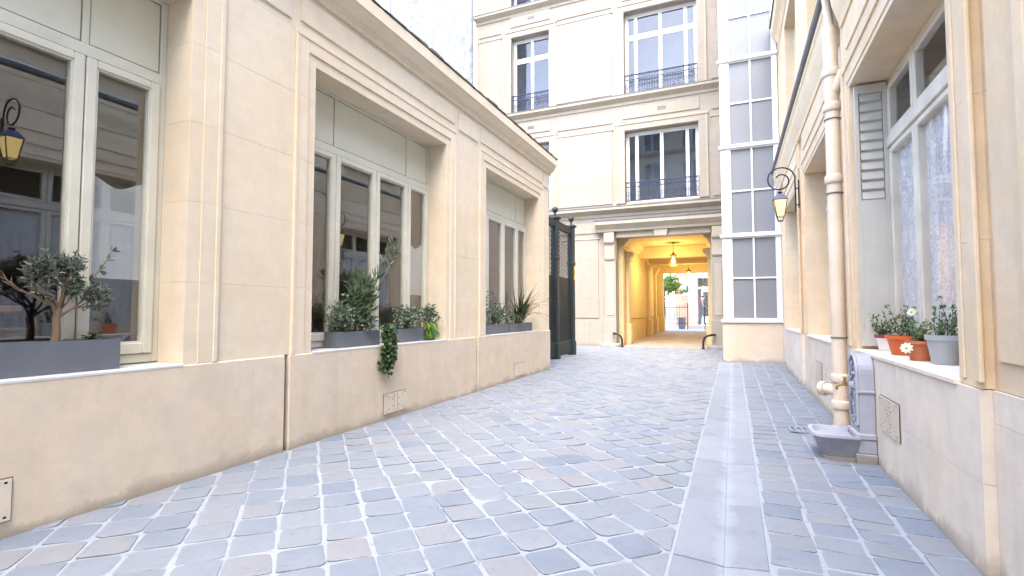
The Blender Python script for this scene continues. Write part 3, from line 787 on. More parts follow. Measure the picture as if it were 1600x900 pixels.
def hanging_lantern(x, y, zt, z0, z1, power, lab):
    t = thing('hanging_lantern', lab, 'lantern', (x, y, z0), 'lanterns in the carriage passage')
    r_ = .135
    MB().tube([(x, y, z1 + .16), (x, y, zt)], .010, 6).build('rod', 'brass', t)
    MB().lathe([(.07, -.05), (.05, -.02), (.02, 0)], (x, y, zt), 14).build('ceiling_rose', 'brass', t)
    MB().lathe([(r_ + .01, 0), (r_ * .8, .05), (.05, .10), (.02, .17)], (x, y, z1), 8).build('cap', 'brass', t)
    f_ = MB()
    for k in range(6):
        a = 2 * math.pi * k / 6; f_.tube([(x + r_ * math.cos(a), y + r_ * math.sin(a), z0), (x + r_ * math.cos(a), y + r_ * math.sin(a), z1)], .007, 5)
    for z in (z0, z1 - .005): f_.tube([(x + r_ * math.cos(2 * math.pi * k / 12), y + r_ * math.sin(2 * math.pi * k / 12), z) for k in range(12)], .010, 5, closed=True)
    f_.build('frame', 'brass', t)
    MB().lathe([(r_ - .006, z0 + .01 - z0), (r_ - .006, z1 - .01 - z0)], (x, y, z0), 6).build('glass', 'lamp_glass', t)
    MB().lathe([(.02, .05), (.055, .10), (.065, .2), (.04, .28), (.01, .31)], (x, y, z0), 12).build('bulb', 'passage_glow', t, smooth=True)
    ld = bpy.data.lights.new('lantern_light', 'POINT'); ld.energy = power; ld.color = (1.0, .72, .32); ld.shadow_soft_size = .07
    lo = bpy.data.objects.new('lantern_light', ld); col.objects.link(lo); lo.parent = t; lo.location = (0, 0, -.06)
hanging_lantern(-2.12, 21.0, PC, 3.06, 3.44, 27, 'lit brass lantern hanging near the front of the yellow passage')
hanging_lantern(-1.92, 25.9, PC, 2.84, 3.16, 20, 'lit brass lantern hanging deeper in the yellow passage')
# iron wheel guards and foot stones at the passage mouth
def guard(x, s_, lab):
    t = thing('wheel_guard', lab, 'wheel guard', (x, FY - .35, 0), 'iron guards at the passage mouth')
    y = FY - .34; p = [(x, y + .24, .46), (x, y, .46)]
    MB().tube([(x, FY - .165, .47), (x + s_ * .03, FY - .30, .47), (x + s_ * .10, y - .05, .465), (x + s_ * .22, y - .08, .44), (x + s_ * .31, y - .09, .36), (x + s_ * .345, y - .09, .24), (x + s_ * .35, y - .09, .0)], .036, 10).build('bar', 'black_iron', t, smooth=True)
    MB().lathe([(.06, 0), (.06, .03), (.04, .05)], (x + s_ * .35, y - .09, .0), 12).build('foot', 'black_iron', t)
guard(-3.86, 1, 'black curved iron wheel guard at the gate side of the passage'); guard(-.55, -1, 'black curved iron wheel guard beside the stair tower')
for x0, x1, lab in ((-4.3, -3.62, 'low stone kerb block at the foot of the pilaster by the green gate'), (-.78, -.15, 'rounded stone kerb block at the foot of the pilaster by the stair tower')):
    t = thing('kerb_block', lab, 'kerb stone', ((x0 + x1) / 2, FY - .3, 0))
    MB().prism([(x0, FY - .165), (x0, FY - .36), (x0 + .08, FY - .44), (x1 - .12, FY - .44), (x1, FY - .34), (x1, FY - .165)], 'z', -.01, .12).build('block', 'kerb_stone', t, .02, seg=2)

# ================================================================== WHITE RENDERED WALL behind the annex
wr = MB(); N1, N2 = 26, 40
for i in range(N1):
    for k in range(N2):
        P = lambda a, b: (-9.6 + .03 * noise.noise((a * .9, b * .9, 2.0)), 12.7 + 5.5 * a / N1, 4.0 + 13.5 * b / N2)
        wr.add([P(i, k), P(i + 1, k), P(i + 1, k + 1), P(i, k + 1)], [(0, 1, 2, 3)])
W_ = thing('rendered_wall', 'rough white rendered party wall rising above the annex roof', 'wall', (-9.8, 15.4, 0))
bx('core', 'white_render', W_, (-10.3, 12.7, 0), (-9.64, 18.09, 17.4)); wr.build('render_coat', 'white_render', W_)

# ================================================================== STAIR TOWER
TY, TX0, TX1 = 13.5, -.235, 1.085
ST = thing('stair_tower', 'white glazed stair tower with frosted grey panes beside the passage', 'stair tower', (.4, 15, 0))
bx('base', 'tower_stone', ST, (TX0, TY, -.01), (TX1, 18.0, .95), .01)
bx('body', 'tower_stone', ST, (TX0 + .06, TY + .16, .95), (TX1, 18.09, 14.2))
lv = [1.03, 3.10, 5.30, 7.48, 9.66, 11.8, 13.9]
bx('ledge', 'white_paint', ST, (TX0 - .03, TY - .04, .95), (TX1 + .02, TY + .2, 1.03), .01)
for z0, z1 in zip(lv, lv[1:]):
    zt = z1 - .075
    bx('ledge', 'white_paint', ST, (TX0 - .02, TY - .035, zt), (TX1 + .02, TY + .2, z1), .012)
    xl, xr, xm = .0, .985, .492
    bx('post', 'white_paint', ST, (TX0 + .03, TY + .015, z0), (xl, TY + .16, zt), .005); bx('post', 'white_paint', ST, (xr, TY + .015, z0), (TX1, TY + .16, zt), .005)
    f_ = MB(); zm = (z0 + zt) / 2; fw = .022
    f_.box(xl, TY + .02, z0, xl + fw, TY + .09, zt); f_.box(xr - fw, TY + .02, z0, xr, TY + .09, zt); f_.box(xm - .018, TY + .02, z0, xm + .018, TY + .09, zt)
    for a, b in ((xl + fw, xm - .018), (xm + .018, xr - fw)):
        for c, d in ((z0, z0 + .03), (zt - .03, zt), (zm - .018, zm + .018)): f_.box(a, TY + .022, c, b, TY + .088, d)
    win = f_.build('window', 'white_paint', ST)
    for a, b in ((xl + fw, xm - .018), (xm + .018, xr - fw)):
        for c, d in ((z0 + .03, zm - .018), (zm + .018, zt - .03)): bx('pane', 'frosted_pane', win, (a - .002, TY + .05, c - .002), (b + .002, TY + .06, d + .002))

# ================================================================== RIGHT BUILDING
SB = thing('side_building', 'warm limestone building along the paved strip, with deep windows and drainpipe', 'building', (2, 6, 0))
SF, SR = 1.036, 1.084      # proud bay face, recessed pier face
ZS2, ZH2 = .868, 3.31
bays = [3.0 + 3.28 * k for k in range(-2, 3)]
for bi, y0 in enumerate(bays):
    o0, o1, y1 = y0 + .25, y0 + 2.56, y0 + 2.84
    vis = bi >= 1
    for ya, yb in ((y0, o0), (o1, y1)):
        for z0, z1 in courses(.85, ZH2 + .28, .62 if yb == o0 else .55): block('stone_block', 'side_stone', SB, (SF, ya, z0), (1.42, yb, z1))
    for k in range(3): block('lintel_stone', 'side_stone', SB, (SF, o0 + (o1 - o0) * k / 3, ZH2), (1.42, o0 + (o1 - o0) * (k + 1) / 3, ZH2 + .28))
    mo = MB()
    for d0, d1, pr in ((.05, .085, .009), (.20, .28, .016)):
        mo.box(SF - pr, o0 - d1, .88, SF + .004, o0 - d0, ZH2 + d0); mo.box(SF - pr, o1 + d0, .88, SF + .004, o1 + d1, ZH2 + d0); mo.box(SF - pr, o0 - d1, ZH2 + d0, SF + .004, o1 + d1, ZH2 + d1)
    mo.build('moulding', 'side_stone', SB, .005)
    # plinth stones under the bay, then under the pier
    for z0, z1 in ((-.01, .42), (.42, .848)):
        ys = [y0, y0 + (.42 if z0 < 0 else .36), y0 + (1.5 if z0 < 0 else 1.25), y1]
        for a, b in zip(ys, ys[1:]): block('plinth_stone', 'side_plinth', SB, (SF - .012, a, z0), (1.42, b, z1), gap=.0012)
    yn = y0 + 3.28
    if bi == len(bays) - 1: yn = 13.49
    for z0, z1 in courses(.85, ZH2 + .28, .62): block('stone_block', 'side_stone', SB, (SR, y1, z0), (1.42, yn, z1))
    for z0, z1 in ((-.01, .70), (.70, .848)): block('plinth_stone', 'side_plinth', SB, (SR - .012, y1, z0), (1.42, yn, z1))
    # frieze
    for a, b in ((y0, (y0 + y1) / 2), ((y0 + y1) / 2, y1), (y1, yn)): block('frieze_stone', 'side_stone', SB, (SF + .012 if b <= y1 else SR, a, ZH2 + .28), (1.42, b, 4.10))
    bx('frieze_panel', 'side_stone', SB, (SF - .004, y0 + .2, 3.70), (SF + .03, y1 - .2, 3.96), .006)
    bx('sill', 'side_plinth', SB, (SF - .022, o0 + .002, .835), (1.42, o1 - .002, ZS2), .006)
    # window
    X = 1.33; f_ = MB(); zt = 2.72; fw = .05
    f_.box(X, o0, ZS2, X + .08, o0 + fw, ZH2); f_.box(X, o1 - fw, ZS2, X + .08, o1, ZH2); f_.box(X, o0 + fw, ZH2 - .05, X + .08, o1 - fw, ZH2)
    f_.box(X - .03, o0 + fw, zt - .04, X + .08, o1 - fw, zt + .05); f_.box(X, o0 + fw, ZS2, X + .08, o1 - fw, ZS2 + .07)
    win = f_.build('window', 'side_paint', SB, .006)
    seams = [o0 + fw, o0 + .80, o0 + 1.56, o1 - fw]
    for a, b in zip(seams, seams[1:]):
        for c, d in ((ZS2 + .07, zt - .04), (zt + .05, ZH2 - .05)):
            s_ = MB(); sw = .06; a2, b2 = a + .003, b - .003
            for (p, q, e, f) in ((a2, a2 + sw, c, d), (b2 - sw, b2, c, d), (a2 + sw, b2 - sw, c, c + sw), (a2 + sw, b2 - sw, d - sw, d)): s_.box(X - .015, p, e + .003, X + .05, q, f - .003)
            s_.build('sash', 'side_paint', win, .008)
            bx('pane', 'side_glass', win, (X + .012, a2 + sw - .003, c + sw - .003), (X + .018, b2 - sw + .003, d - sw + .003))
            if c < 1.5 and vis:
                cu = MB(); N = 14
                for k in range(N):
                    P = lambda q, z: (X + .040 + .010 * math.sin(q * 2.1), a2 + .03 + (b2 - a2 - .06) * q / N, z)
                    cu.add([P(k, c), P(k + 1, c), P(k + 1, d), P(k, d)], [(0, 1, 2, 3)])
                cu.build('lace_curtain', 'lace', win, smooth=True)
    if bi == 2:    # louvred shutter leaf folded into the far side of the opening
        sy = o1 - .055; xa, xb = SF + .03, X - .012
        sh = MB(); st = .034
        for (p, q, e, f) in ((xa, xa + st, ZS2 + .03, ZH2 - .02), (xb - st, xb, ZS2 + .03, ZH2 - .02), (xa + st, xb - st, ZS2 + .03, 2.22), (xa + st, xb - st, ZH2 - .10, ZH2 - .02)): sh.box(p, sy, e, q, sy + .032, f)
        sh.box(xa + st, sy + .026, 2.22, xb - st, sy + .031, ZH2 - .10)
        leaf_ = sh.build('shutter', 'shutter_paint', win, .003)
        n = 11
        for k in range(n):
            z = 2.26 + (ZH2 - .14 - 2.26) * k / (n - 1)
            pr = [(sy + .0255, z + .047), (sy + .017, z + .030), (sy + .008, z - .008), (sy + .003, z - .026), (sy + .008, z - .034), (sy + .0255, z - .038)]
            MB().prism(pr, 'x', xa + st + .008, xb - st - .008).build('slat', 'shutter_paint', win)
        for z in (1.15, 2.0, 2.9): MB().tube([(xb + .004, sy - .004, z - .05), (xb + .004, sy - .004, z + .05)], .009, 6).build('hinge', 'shutter_paint', win)
# room behind
bx('room_wall', 'room_wall', SB, (2.9, -4, .3), (3.0, 13.5, 8.0)); bx('room_floor', 'room_floor', SB, (1.43, -4, .3), (2.9, 13.5, .4)); bx('room_ceiling', 'room_wall', SB, (1.43, -4, 3.7), (2.9, 13.5, 4.4))
bx('end_wall', 'side_stone', SB, (1.04, -4.2, 0), (3.0, -4.01, 8.0))
bx('wall_behind', 'side_stone', SB, (1.10, 13.502, 0), (3.0, 18.0, 8.0))
# cornice and gutter
cp = [(1.12, 4.02), (1.03, 4.02), (1.02, 4.08), (1.0, 4.14), (.965, 4.26), (.95, 4.36), (.935, 4.38), (.935, 4.44), (1.12, 4.47)]
def cornice_run(y0, y1, prof, mat='side_stone'):
    y = y0
    while y < y1 - .01:
        yb = min(y1, y + 1.64); cc = (1.0, (y + yb) / 2, 4.2)
        link('cornice_stone', MB().prism(prof, 'y', y + .0015, yb - .0015).mesh('cornice_stone', Vector(cc)), mat, SB, cc); y = yb
cornice_run(-4.2, 5.84, cp); cornice_run(6.14, 13.46, cp)
gp = [(.935, 4.452), (.915, 4.455), (.897, 4.475), (.890, 4.52), (.897, 4.523), (.904, 4.482), (.918, 4.465), (.935, 4.462)]
MB().prism(gp, 'y', -4.2, 13.47).build('gutter', 'zinc', SB)
bx('gutter_fascia', 'white_paint', SB, (.936, -4.2, 4.475), (.952, 13.47, 4.56)); bx('roof_flashing', 'zinc', SB, (.953, -4.2, 4.475), (1.13, 13.47, 4.575))
# upper storey with windows
up = [(y0 + .45, y0 + 2.4, 4.95, 7.2) for y0 in bays]
um = MB()
for a, b, c, d in cells(-4.2, 13.49, 4.475, 7.75, up): um.box(1.135, a, c, 1.42, b, d)
um.build('upper_wall', 'side_stone', SB)
for a, b, c, d in up:
    f_ = MB(); X = 1.30; m_ = (a + b) / 2
    f_.box(X, a, c, X + .07, a + .07, d); f_.box(X, b - .07, c, X + .07, b, d); f_.box(X, a + .07, d - .07, X + .07, b - .07, d); f_.box(X, a + .07, c, X + .07, b - .07, c + .09); f_.box(X - .01, m_ - .06, c + .09, X + .07, m_ + .06, d - .07)
    win = f_.build('window', 'white_paint', SB, .004)
    for p, q in ((a + .07, m_ - .06), (m_ + .06, b - .07)): bx('pane', 'glass', win, (X + .03, p - .003, c + .087), (X + .036, q + .003, d - .067))
    bx('window_ledge', 'zinc_sill', SB, (1.02, a - .1, c - .085), (1.30, b + .1, c - .004), .006)
    s_ = MB()
    for (p, q, e, f) in ((a - .18, a, c, d + .18), (b, b + .18, c, d + .18), (a, b, d, d + .18)): s_.box(1.105, p, e, 1.14, q, f)
    s_.build('window_surround', 'side_stone', SB, .006)
up_c = [(1.2, 7.6), (1.12, 7.6), (1.06, 7.72), (.98, 7.8), (.96, 7.9), (.96, 7.98), (1.2, 8.0)]
MB().prism(up_c, 'y', -4.2, 13.46).build('upper_cornice', 'side_stone', SB)
bx('roof', 'zinc', SB, (.93, -4.2, 8.01), (3.0, 13.46, 8.07))
bx('inset_panel', 'side_stone', SB, (SR - .014, 2.60, .98), (SR + .02, 2.93, 3.2), .006)
# downpipe
DX, DY = .968, 5.99
t = thing('drainpipe', 'cream painted cast iron drainpipe with collars on the side wall', 'drainpipe', (DX, DY, 0))
MB().tube([(DX, DY, .16), (DX, DY, 4.12)], .066, 18).build('pipe', 'pipe_paint', t, smooth=True)
def collar(z, h=.09, r_=.084):
    MB().lathe([(.066, 0), (r_ * .95, .008), (r_, .02), (r_, h - .02), (r_ * .95, h - .008), (.066, h)], (DX, DY, z), 18).build('collar', 'pipe_paint', t, smooth=True)
for z in (3.24, 3.60, 2.50, .24, .50): collar(z)
MB().tube([(DX, DY, 3.40), (DX + .05, DY - .03, 3.50), (DX + .105, DY - .06, 3.63)], .055, 12).build('branch_inlet', 'pipe_paint', t, smooth=True)
MB().tube([(DX, DY, .40), (DX - .07, DY + .07, .42), (DX - .13, DY + .13, .42)], .056, 12).build('inspection_branch', 'pipe_paint', t, smooth=True)
MB().tube([(DX - .11, DY + .11, .42), (DX - .145, DY + .145, .42)], .072, 14).build('inspection_cap', 'pipe_paint', t, smooth=True)
MB().lathe([(.066, 0), (.075, .02), (.066, .17)], (DX, DY, -.005), 14).build('shoe', 'pipe_paint', t, smooth=True)
MB().tube([(DX, DY, 4.10), (DX - .012, DY, 4.28), (DX - .03, DY, 4.47)], [.04, .04, .04], 10).build('gutter_outlet', 'pipe_paint', t, smooth=True)
for z in (3.16, 2.40, .95):
    c_ = MB(); c_.tube([(DX + .070 * math.cos(a), DY + .070 * math.sin(a), z) for a in [2 * math.pi * q / 14 for q in range(14)]], .007, 5, closed=True)
    c_.tube([(DX + .07, DY - .02, z), (SR + .003, DY - .02, z)], .008, 5); c_.build('bracket', 'zinc', t)
t = thing('water_pipe', 'thin vertical water pipe on the wall beside the drainpipe', 'pipe', (1.05, 5.80, 0))
MB().tube([(1.058, 5.88, .0), (1.058, 5.88, 4.05)], .016, 8).build('pipe', 'pipe_paint', t, smooth=True)
for z in (.6, 1.5, 2.4, 3.3): bx('clip', 'pipe_paint', t, (1.04, 5.862, z), (1.086, 5.898, z + .03))
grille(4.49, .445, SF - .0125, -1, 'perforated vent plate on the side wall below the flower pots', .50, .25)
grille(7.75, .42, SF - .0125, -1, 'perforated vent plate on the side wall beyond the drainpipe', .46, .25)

# ---------------- wall lantern
def wall_lantern(y, lab, x=.75, z0=2.70, xw=1.034, g_='lamp_glow', power=0):
    t = thing('wall_lantern', lab, 'lantern', (x, y, z0))
    zc = z0 + .37
    br = MB(); br.tube([(xw - .06, y, 2.84 + z0 - 2.70), (xw - .06, y, z0 + .58)], .011, 6); br.tube([(xw - .012, y, z0 + .20), (xw - .012, y, z0 + .66)], .012, 6)
    for z in (z0 + .25, z0 + .52): br.tube([(xw - .06, y, z), (xw + .004, y, z)], .010, 6)
    pts = [(xw - .06, y, z0 + .50)]
    cx, cz, r0 = x + .02, z0 + .68, .205
    for q in range(34):
        a = R(-10) + q * R(15.5); r_ = r0 if q < 10 else r0 * (1 - (q - 10) / 34.0)
        pts.append((cx + r_ * math.cos(a) + (0 if q < 10 else -.02 * (q - 10) / 24), y, cz + r_ * math.sin(a)))
    br.tube(pts, .0115, 7); br.tube([(x, y, z0 + .455), (x, y, z0 + .50)], .009, 6); br.build('bracket', 'black_iron', t, smooth=True)
    rt, rb = .135, .075
    MB().lathe([(.155, 0), (.15, .012), (.085, .085), (.08, .095), (.03, .10), (.022, .13)], (x, y, z0 + .345), 4, R(45)).build('roof', 'enamel_blue', t, .003)
    MB().lathe([(.04, 0), (.05, .01), (.02, .025)], (x, y, z0 + .465), 10).build('finial', 'enamel_blue', t)
    f_ = MB()
    lev = [(rt, z0 + .345), (rb, z0 + .075), (rb * .62, z0 + .0)]
    C = lambda r_, z, k: (x + r_ * math.cos(R(45 + 90 * k)), y + r_ * math.sin(R(45 + 90 * k)), z)
    for k in range(4):
        f_.tube([C(rt, z0 + .345, k), C(rb, z0 + .075, k)], .007, 5); f_.tube([C(rb, z0 + .075, k), C(rb * .6, z0, k)], .006, 5)
        for r_, z in lev: f_.tube([C(r_, z, k), C(r_, z, k + 1)], .007, 5)
    f_.build('frame', 'black_iron', t)
    gl = MB()
    for k in range(4): gl.add([C(rt - .008, z0 + .34, k), C(rb - .006, z0 + .08, k), C(rb - .006, z0 + .08, k + 1), C(rt - .008, z0 + .34, k + 1)], [(0, 1, 2, 3)])
    gl.build('glass', g_, t)
    if power:
        ld = bpy.data.lights.new('lantern_light', 'POINT'); ld.energy = power; ld.color = (1, .68, .3); ld.shadow_soft_size = .1
        lo = bpy.data.objects.new('lantern_light', ld); col.objects.link(lo); lo.parent = t; lo.location = (-.22, 0, .15)
wall_lantern(9.4, 'lit black lantern on a scrolled bracket between the side windows')
wall_lantern(3.40, 'lit lantern above the near side window, seen mirrored in the near annex window', z0=3.10)

# ---------------- wall fountain
t = thing('wall_fountain', 'lilac grey cast iron wall fountain with brass tap and basin', 'fountain', (.9, 5.02, 0))
fy0, fy1 = 4.88, 5.19; fm_ = (fy0 + fy1) / 2; rw = (fy1 - fy0) / 2
def arch(w_, z0, z1, n=14): return [(fm_ - w_, z0), (fm_ + w_, z0)] + [(fm_ + w_ * math.cos(math.pi * k / n), z1 - w_ + w_ * math.sin(math.pi * k / n)) for k in range(n + 1)]
MB().prism(arch(rw, .19, .865), 'x', .915, 1.022).build('back_plate', 'fountain_paint', t, .006)
rim = MB(); pts = [(.908, a, b) for a, b in arch(rw - .018, .30, .848)[1:]] + [(.908, fm_ - rw + .018, .30)]
rim.tube(pts, .014, 6); rim.build('rim', 'fountain_paint', t, smooth=True)
orn = MB(); rg = random.Random(3)
for k in range(34):
    for s_ in (-1, 1):
        a = fm_ + s_ * rg.uniform(.012, .115); b = rg.uniform(.28, .80)
        if b > .70 and abs(a - fm_) > math.sqrt(max(0, .125 ** 2 - (b - .715) ** 2)): continue
        r_ = rg.uniform(.008, .02); q0 = rg.uniform(0, 6.28)
        orn.tube([(.912 - .004 * (q % 3), a + r_ * (1 - q / 9) * math.cos(q0 + q * .8), b + r_ * (1 - q / 9) * math.sin(q0 + q * .8)) for q in range(7)], [.007] * 6 + [.003], 5)
orn.build('relief', 'fountain_paint', t, smooth=True)['kind'] = 'stuff'
MB().lathe([(.0, -.03), (.036, -.02), (.042, .0), (.036, .02), (.0, .03)], (.905, fm_, .60), 12).build('spout_boss', 'fountain_paint', t, smooth=True)
bx('shoulder', 'fountain_paint', t, (.905, fy0 - .012, .555), (1.022, fy0 + .002, .575), .003)
bx('pedestal', 'fountain_paint', t, (.895, fy0 - .018, .08), (1.022, fy1 + .018, .188), .006); bx('pedestal_band', 'fountain_paint', t, (.885, fy0 - .026, .19), (1.022, fy1 + .026, .235), .006)
bx('footing', 'kerb_stone', t, (.88, fy0 - .03, -.005), (1.022, fy1 + .03, .079), .006)
tp = MB(); tp.tube([(.91, fm_, .60), (.82, fm_, .60), (.79, fm_, .585), (.785, fm_, .555)], .011, 8); tp.tube([(.845, fm_, .60), (.845, fm_, .655)], .010, 8); tp.tube([(.845, fm_ - .035, .66), (.845, fm_ + .035, .66)], .008, 6); tp.lathe([(.018, -.015), (.020, 0), (.018, .015)], (.845, fm_, .605), 10); tp.build('tap', 'brass', t, smooth=True)
def dshape(x0, x1, hw, n=10, rr=.10):
    p = [(x1, fm_ - hw), (x1, fm_ + hw)]
    for k in range(n // 2 + 1): a = R(90) + R(90) * k / (n // 2); p.append((x0 + rr + rr * math.cos(a), fm_ + hw - rr + rr * math.sin(a)))
    for k in range(n // 2 + 1): a = R(180) + R(90) * k / (n // 2); p.append((x0 + rr + rr * math.cos(a), fm_ - hw + rr + rr * math.sin(a)))
    return p
bs = MB(); levs = [(.66, .13, .03, .07), (.645, .14, .05, .08), (.61, .175, .15, .09), (.585, .205, .185, .10), (.575, .215, .195, .10), (.578, .213, .215, .10), (.605, .185, .215, .09), (.625, .16, .17, .08), (.66, .13, .10, .07)]
rings = [[(a, b, z) for a, b in dshape(x0, .905, hw, rr=rr)] for x0, hw, z, rr in levs]; n = len(rings[0])
vs_ = [p for r_ in rings for p in r_]; fs = [(i * n + j, i * n + (j + 1) % n, (i + 1) * n + (j + 1) % n, (i + 1) * n + j) for i in range(len(rings) - 1) for j in range(n)]
fs += [tuple(range(n))[::-1], tuple(range((len(rings) - 1) * n, len(rings) * n))]
bs.add(vs_, fs).build('basin', 'fountain_paint', t, smooth=True)
MB().prism(dshape(.655, .879, .15, rr=.07), 'z', -.005, .032).build('basin_foot', 'kerb_stone', t)
for k in range(6):
    yb = fm_ - .135 + .27 * k / 5; MB().box(.615, yb - .011, .168, .895, yb + .011, .180).build('grate_bar', 'fountain_paint', t, .003)

# ================================================================== GREEN GATE
GX = -4.2
t = thing('iron_gate', 'dark green iron gate leaf with pierced upper sheet and ball finials', 'gate', (GX, 13.0, 0))
gy0, gy1 = 11.3, 14.05
for ya, yb in ((gy1 - .16, gy1), (12.45, 12.62)):
    bx('post', 'gate_green', t, (GX - .09, ya, .0), (GX + .09, yb, 3.62), .012); bx('post_foot', 'gate_green', t, (GX - .11, ya - .02, -.005), (GX + .11, yb + .02, .40), .012)
    bx('post_cap', 'gate_green', t, (GX - .13, ya - .035, 3.621), (GX + .13, yb + .035, 3.68), .012); bx('post_band', 'gate_green', t, (GX - .105, ya - .012, 2.55), (GX + .105, yb + .012, 2.63), .01)
    m_ = (ya + yb) / 2; MB().lathe([(.03, 0), (.025, .10), (.05, .12), (.072, .15), (.082, .19), (.072, .23), (.05, .255), (.01, .27)], (GX, m_, 3.68), 16).build('ball_finial', 'gate_green', t, smooth=True)
bx('top_rail', 'gate_green', t, (GX - .04, gy0, 3.40), (GX + .04, gy1 - .161, 3.60), .008); bx('kick_panel', 'gate_green', t, (GX - .03, gy0, .06), (GX + .03, gy1 - .161, .42), .01)
perforated(MB(), (GX + .004, 12.62, .42), (0, 1, 0), (0, 0, 1), (1, 0, 0), gy1 - .16 - 12.62, 2.98, 46, 102, lambda i, k: 0 < i < 45 and 0 < k < 101 and ((i % 4 in (1, 2) and k % 4 in (0, 1)) or (i % 4 in (3, 0) and k % 4 in (2, 3))), .008).build('pierced_sheet', 'gate_green', t)
perforated(MB(), (GX + .004, gy0, .42), (0, 1, 0), (0, 0, 1), (1, 0, 0), 12.45 - gy0, 2.98, 38, 102, lambda i, k: 0 < i < 37 and 0 < k < 101 and ((i % 4 in (1, 2) and k % 4 in (0, 1)) or (i % 4 in (3, 0) and k % 4 in (2, 3))), .008).build('pierced_sheet', 'gate_green', t)
bx('backing_sheet', 'gate_green', t, (GX - .028, gy0, .42), (GX - .020, gy1 - .161, 2.15)); bx('lock', 'gate_green', t, (GX + .03, 12.66, 1.3), (GX + .055, 12.78, 1.55), .004)
t2 = thing('notice_plate', 'small yellow notice sticker on the green gate post', 'sign', (GX + .095, 13.97, 2.3))
bx('plate', 'yellow_sign', t2, (GX + .0915, 13.93, 2.12), (GX + .0945, 14.03, 2.50))
bx('pictogram', 'dark_void', t2, (GX + .0946, 13.96, 2.26), (GX + .0956, 14.0, 2.38))

# ================================================================== PLANTS
def leafmesh(mb, p, d, up, L, W, tint, fold=.25, curl=.0):
    d = d.normalized(); s_ = d.cross(up)
    if s_.length < 1e-3: s_ = d.orthogonal()
    s_.normalize(); n_ = s_.cross(d)
    a = p; m1 = p + d * L * .30 + n_ * (fold * W * .0); m2 = p + d * L * .68 - n_ * curl * L * .3; e = p + d * L - n_ * curl * L
    w1, w2 = W * .5, W * .42
    vs_ = [a, m1 + s_ * w1 + n_ * fold * W, m1, m1 - s_ * w1 + n_ * fold * W, m2 + s_ * w2 + n_ * fold * W, m2, m2 - s_ * w2 + n_ * fold * W, e]
    mb.add(vs_, [(0, 2, 1), (0, 3, 2), (1, 2, 5, 4), (2, 3, 6, 5), (4, 5, 7), (5, 6, 7)], max(.001, min(1, tint)))
def rv(rg, s_=1.0): return Vector((rg.gauss(0, 1), rg.gauss(0, 1), rg.gauss(0, 1))).normalized() * s_
def planter(x0, x1, y0, y1, z0, z1, parent):
    b = MB(); th = .014
    b.box(x0, y0, z0, x1, y0 + th, z1); b.box(x0, y1 - th, z0, x1, y1, z1); b.box(x0, y0 + th, z0, x0 + th, y1 - th, z1); b.box(x1 - th, y0 + th, z0, x1, y1 - th, z1); b.box(x0 + th, y0 + th, z0, x1 - th, y1 - th, z0 + .03)
    p = b.build('planter', 'planter_grey', parent)
    s_ = MB(); N = 14; M_ = 5
    for i in range(N):
        for k in range(M_):
            P = lambda a, c: (x0 + th + (x1 - x0 - 2 * th) * c / M_, y0 + th + (y1 - y0 - 2 * th) * a / N, z1 - .028 + .012 * noise.noise((a * .7, c * .7, x0)))
            s_.add([P(i, k), P(i, k + 1), P(i + 1, k + 1), P(i + 1, k)], [(0, 1, 2, 3)])
    s_.build('soil', 'soil', p, smooth=True)
ZP = .838
def grow(rg, wood, tips, p, d, L, r_, depth, spread, taper=.62, upb=.15):
    """recursive branching; tips collects (point, direction)"""
    n = 4; pts = [p]; dd = d.normalized()
    for k in range(n):
        dd = (dd + rv(rg, .16) + Vector((0, 0, upb * .25))).normalized(); pts.append(pts[-1] + dd * (L / n))
    wood.tube(pts, [r_ * (1 - .35 * k / n) for k in range(n + 1)], 6 if r_ > .006 else 4)
    if depth <= 1:
        for q in pts[1:]: tips.append((q, dd))
    if depth == 0: return
    for k in range(rg.choice((2, 3, 3))):
        grow(rg, wood, tips, pts[rg.choice((2, 3, 4, 4))], (dd + rv(rg, spread) + Vector((0, 0, upb))).normalized(), L * rg.uniform(.6, .85), r_ * taper, depth - 1, spread, taper, upb)
# -- olive tree in the long planter
rg = random.Random(21)
t = thing('potted_olive', 'small gnarled olive tree in a long dark grey planter on the near sill', 'potted plant', (-3.73, 1.4, ZP))
planter(-3.835, -3.655, .55, 2.045, ZP, 1.03, t)
wood, tips = MB(), []
base = Vector((-3.745, 1.735, 1.0))
tr_ = [base, base + Vector((.0, .008, .08)), base + Vector((.004, .0, .16)), base + Vector((0, .012, .225))]
wood.tube(tr_, [.026, .021, .021, .018], 8)
for d in (Vector((.1, .75, .75)), Vector((.05, -.6, .9)), Vector((.05, .2, 1)), Vector((.25, -.2, 1)), Vector((-.1, .5, 1.0)), Vector((.1, -.8, .5)), Vector((.1, .05, 1.1))):
    grow(rg, wood, tips, tr_[rg.choice((2, 3, 3))], d, .13, .009, 3, .5, .6, .16)
lf = MB()
for p, d in tips:
    if p.x < -3.83: p = Vector((-3.83 + rg.uniform(0, .02), p.y, p.z))
    if p.z > 1.58 or p.y < 1.575: continue
    low = p.y < 1.70 and p.z < 1.36
    for k in range(3 if not low else 2):
        dr_ = (d * .5 + rv(rg, .9)).normalized(); dr_.x = abs(dr_.x) if p.x < -3.82 else dr_.x
        leafmesh(lf, p + rv(rg, .01), dr_, rv(rg), rg.uniform(.026, .045), rg.uniform(.008, .013), (rg.uniform(.45, 1) if low else rg.uniform(0, .85)), .25)
shoot = [Vector((-3.74, 1.90, 1.40)), Vector((-3.73, 1.95, 1.47)), Vector((-3.725, 1.985, 1.54)), Vector((-3.72, 2.01, 1.60))]
wood.tube(shoot, [.004, .0035, .003, .002], 4)
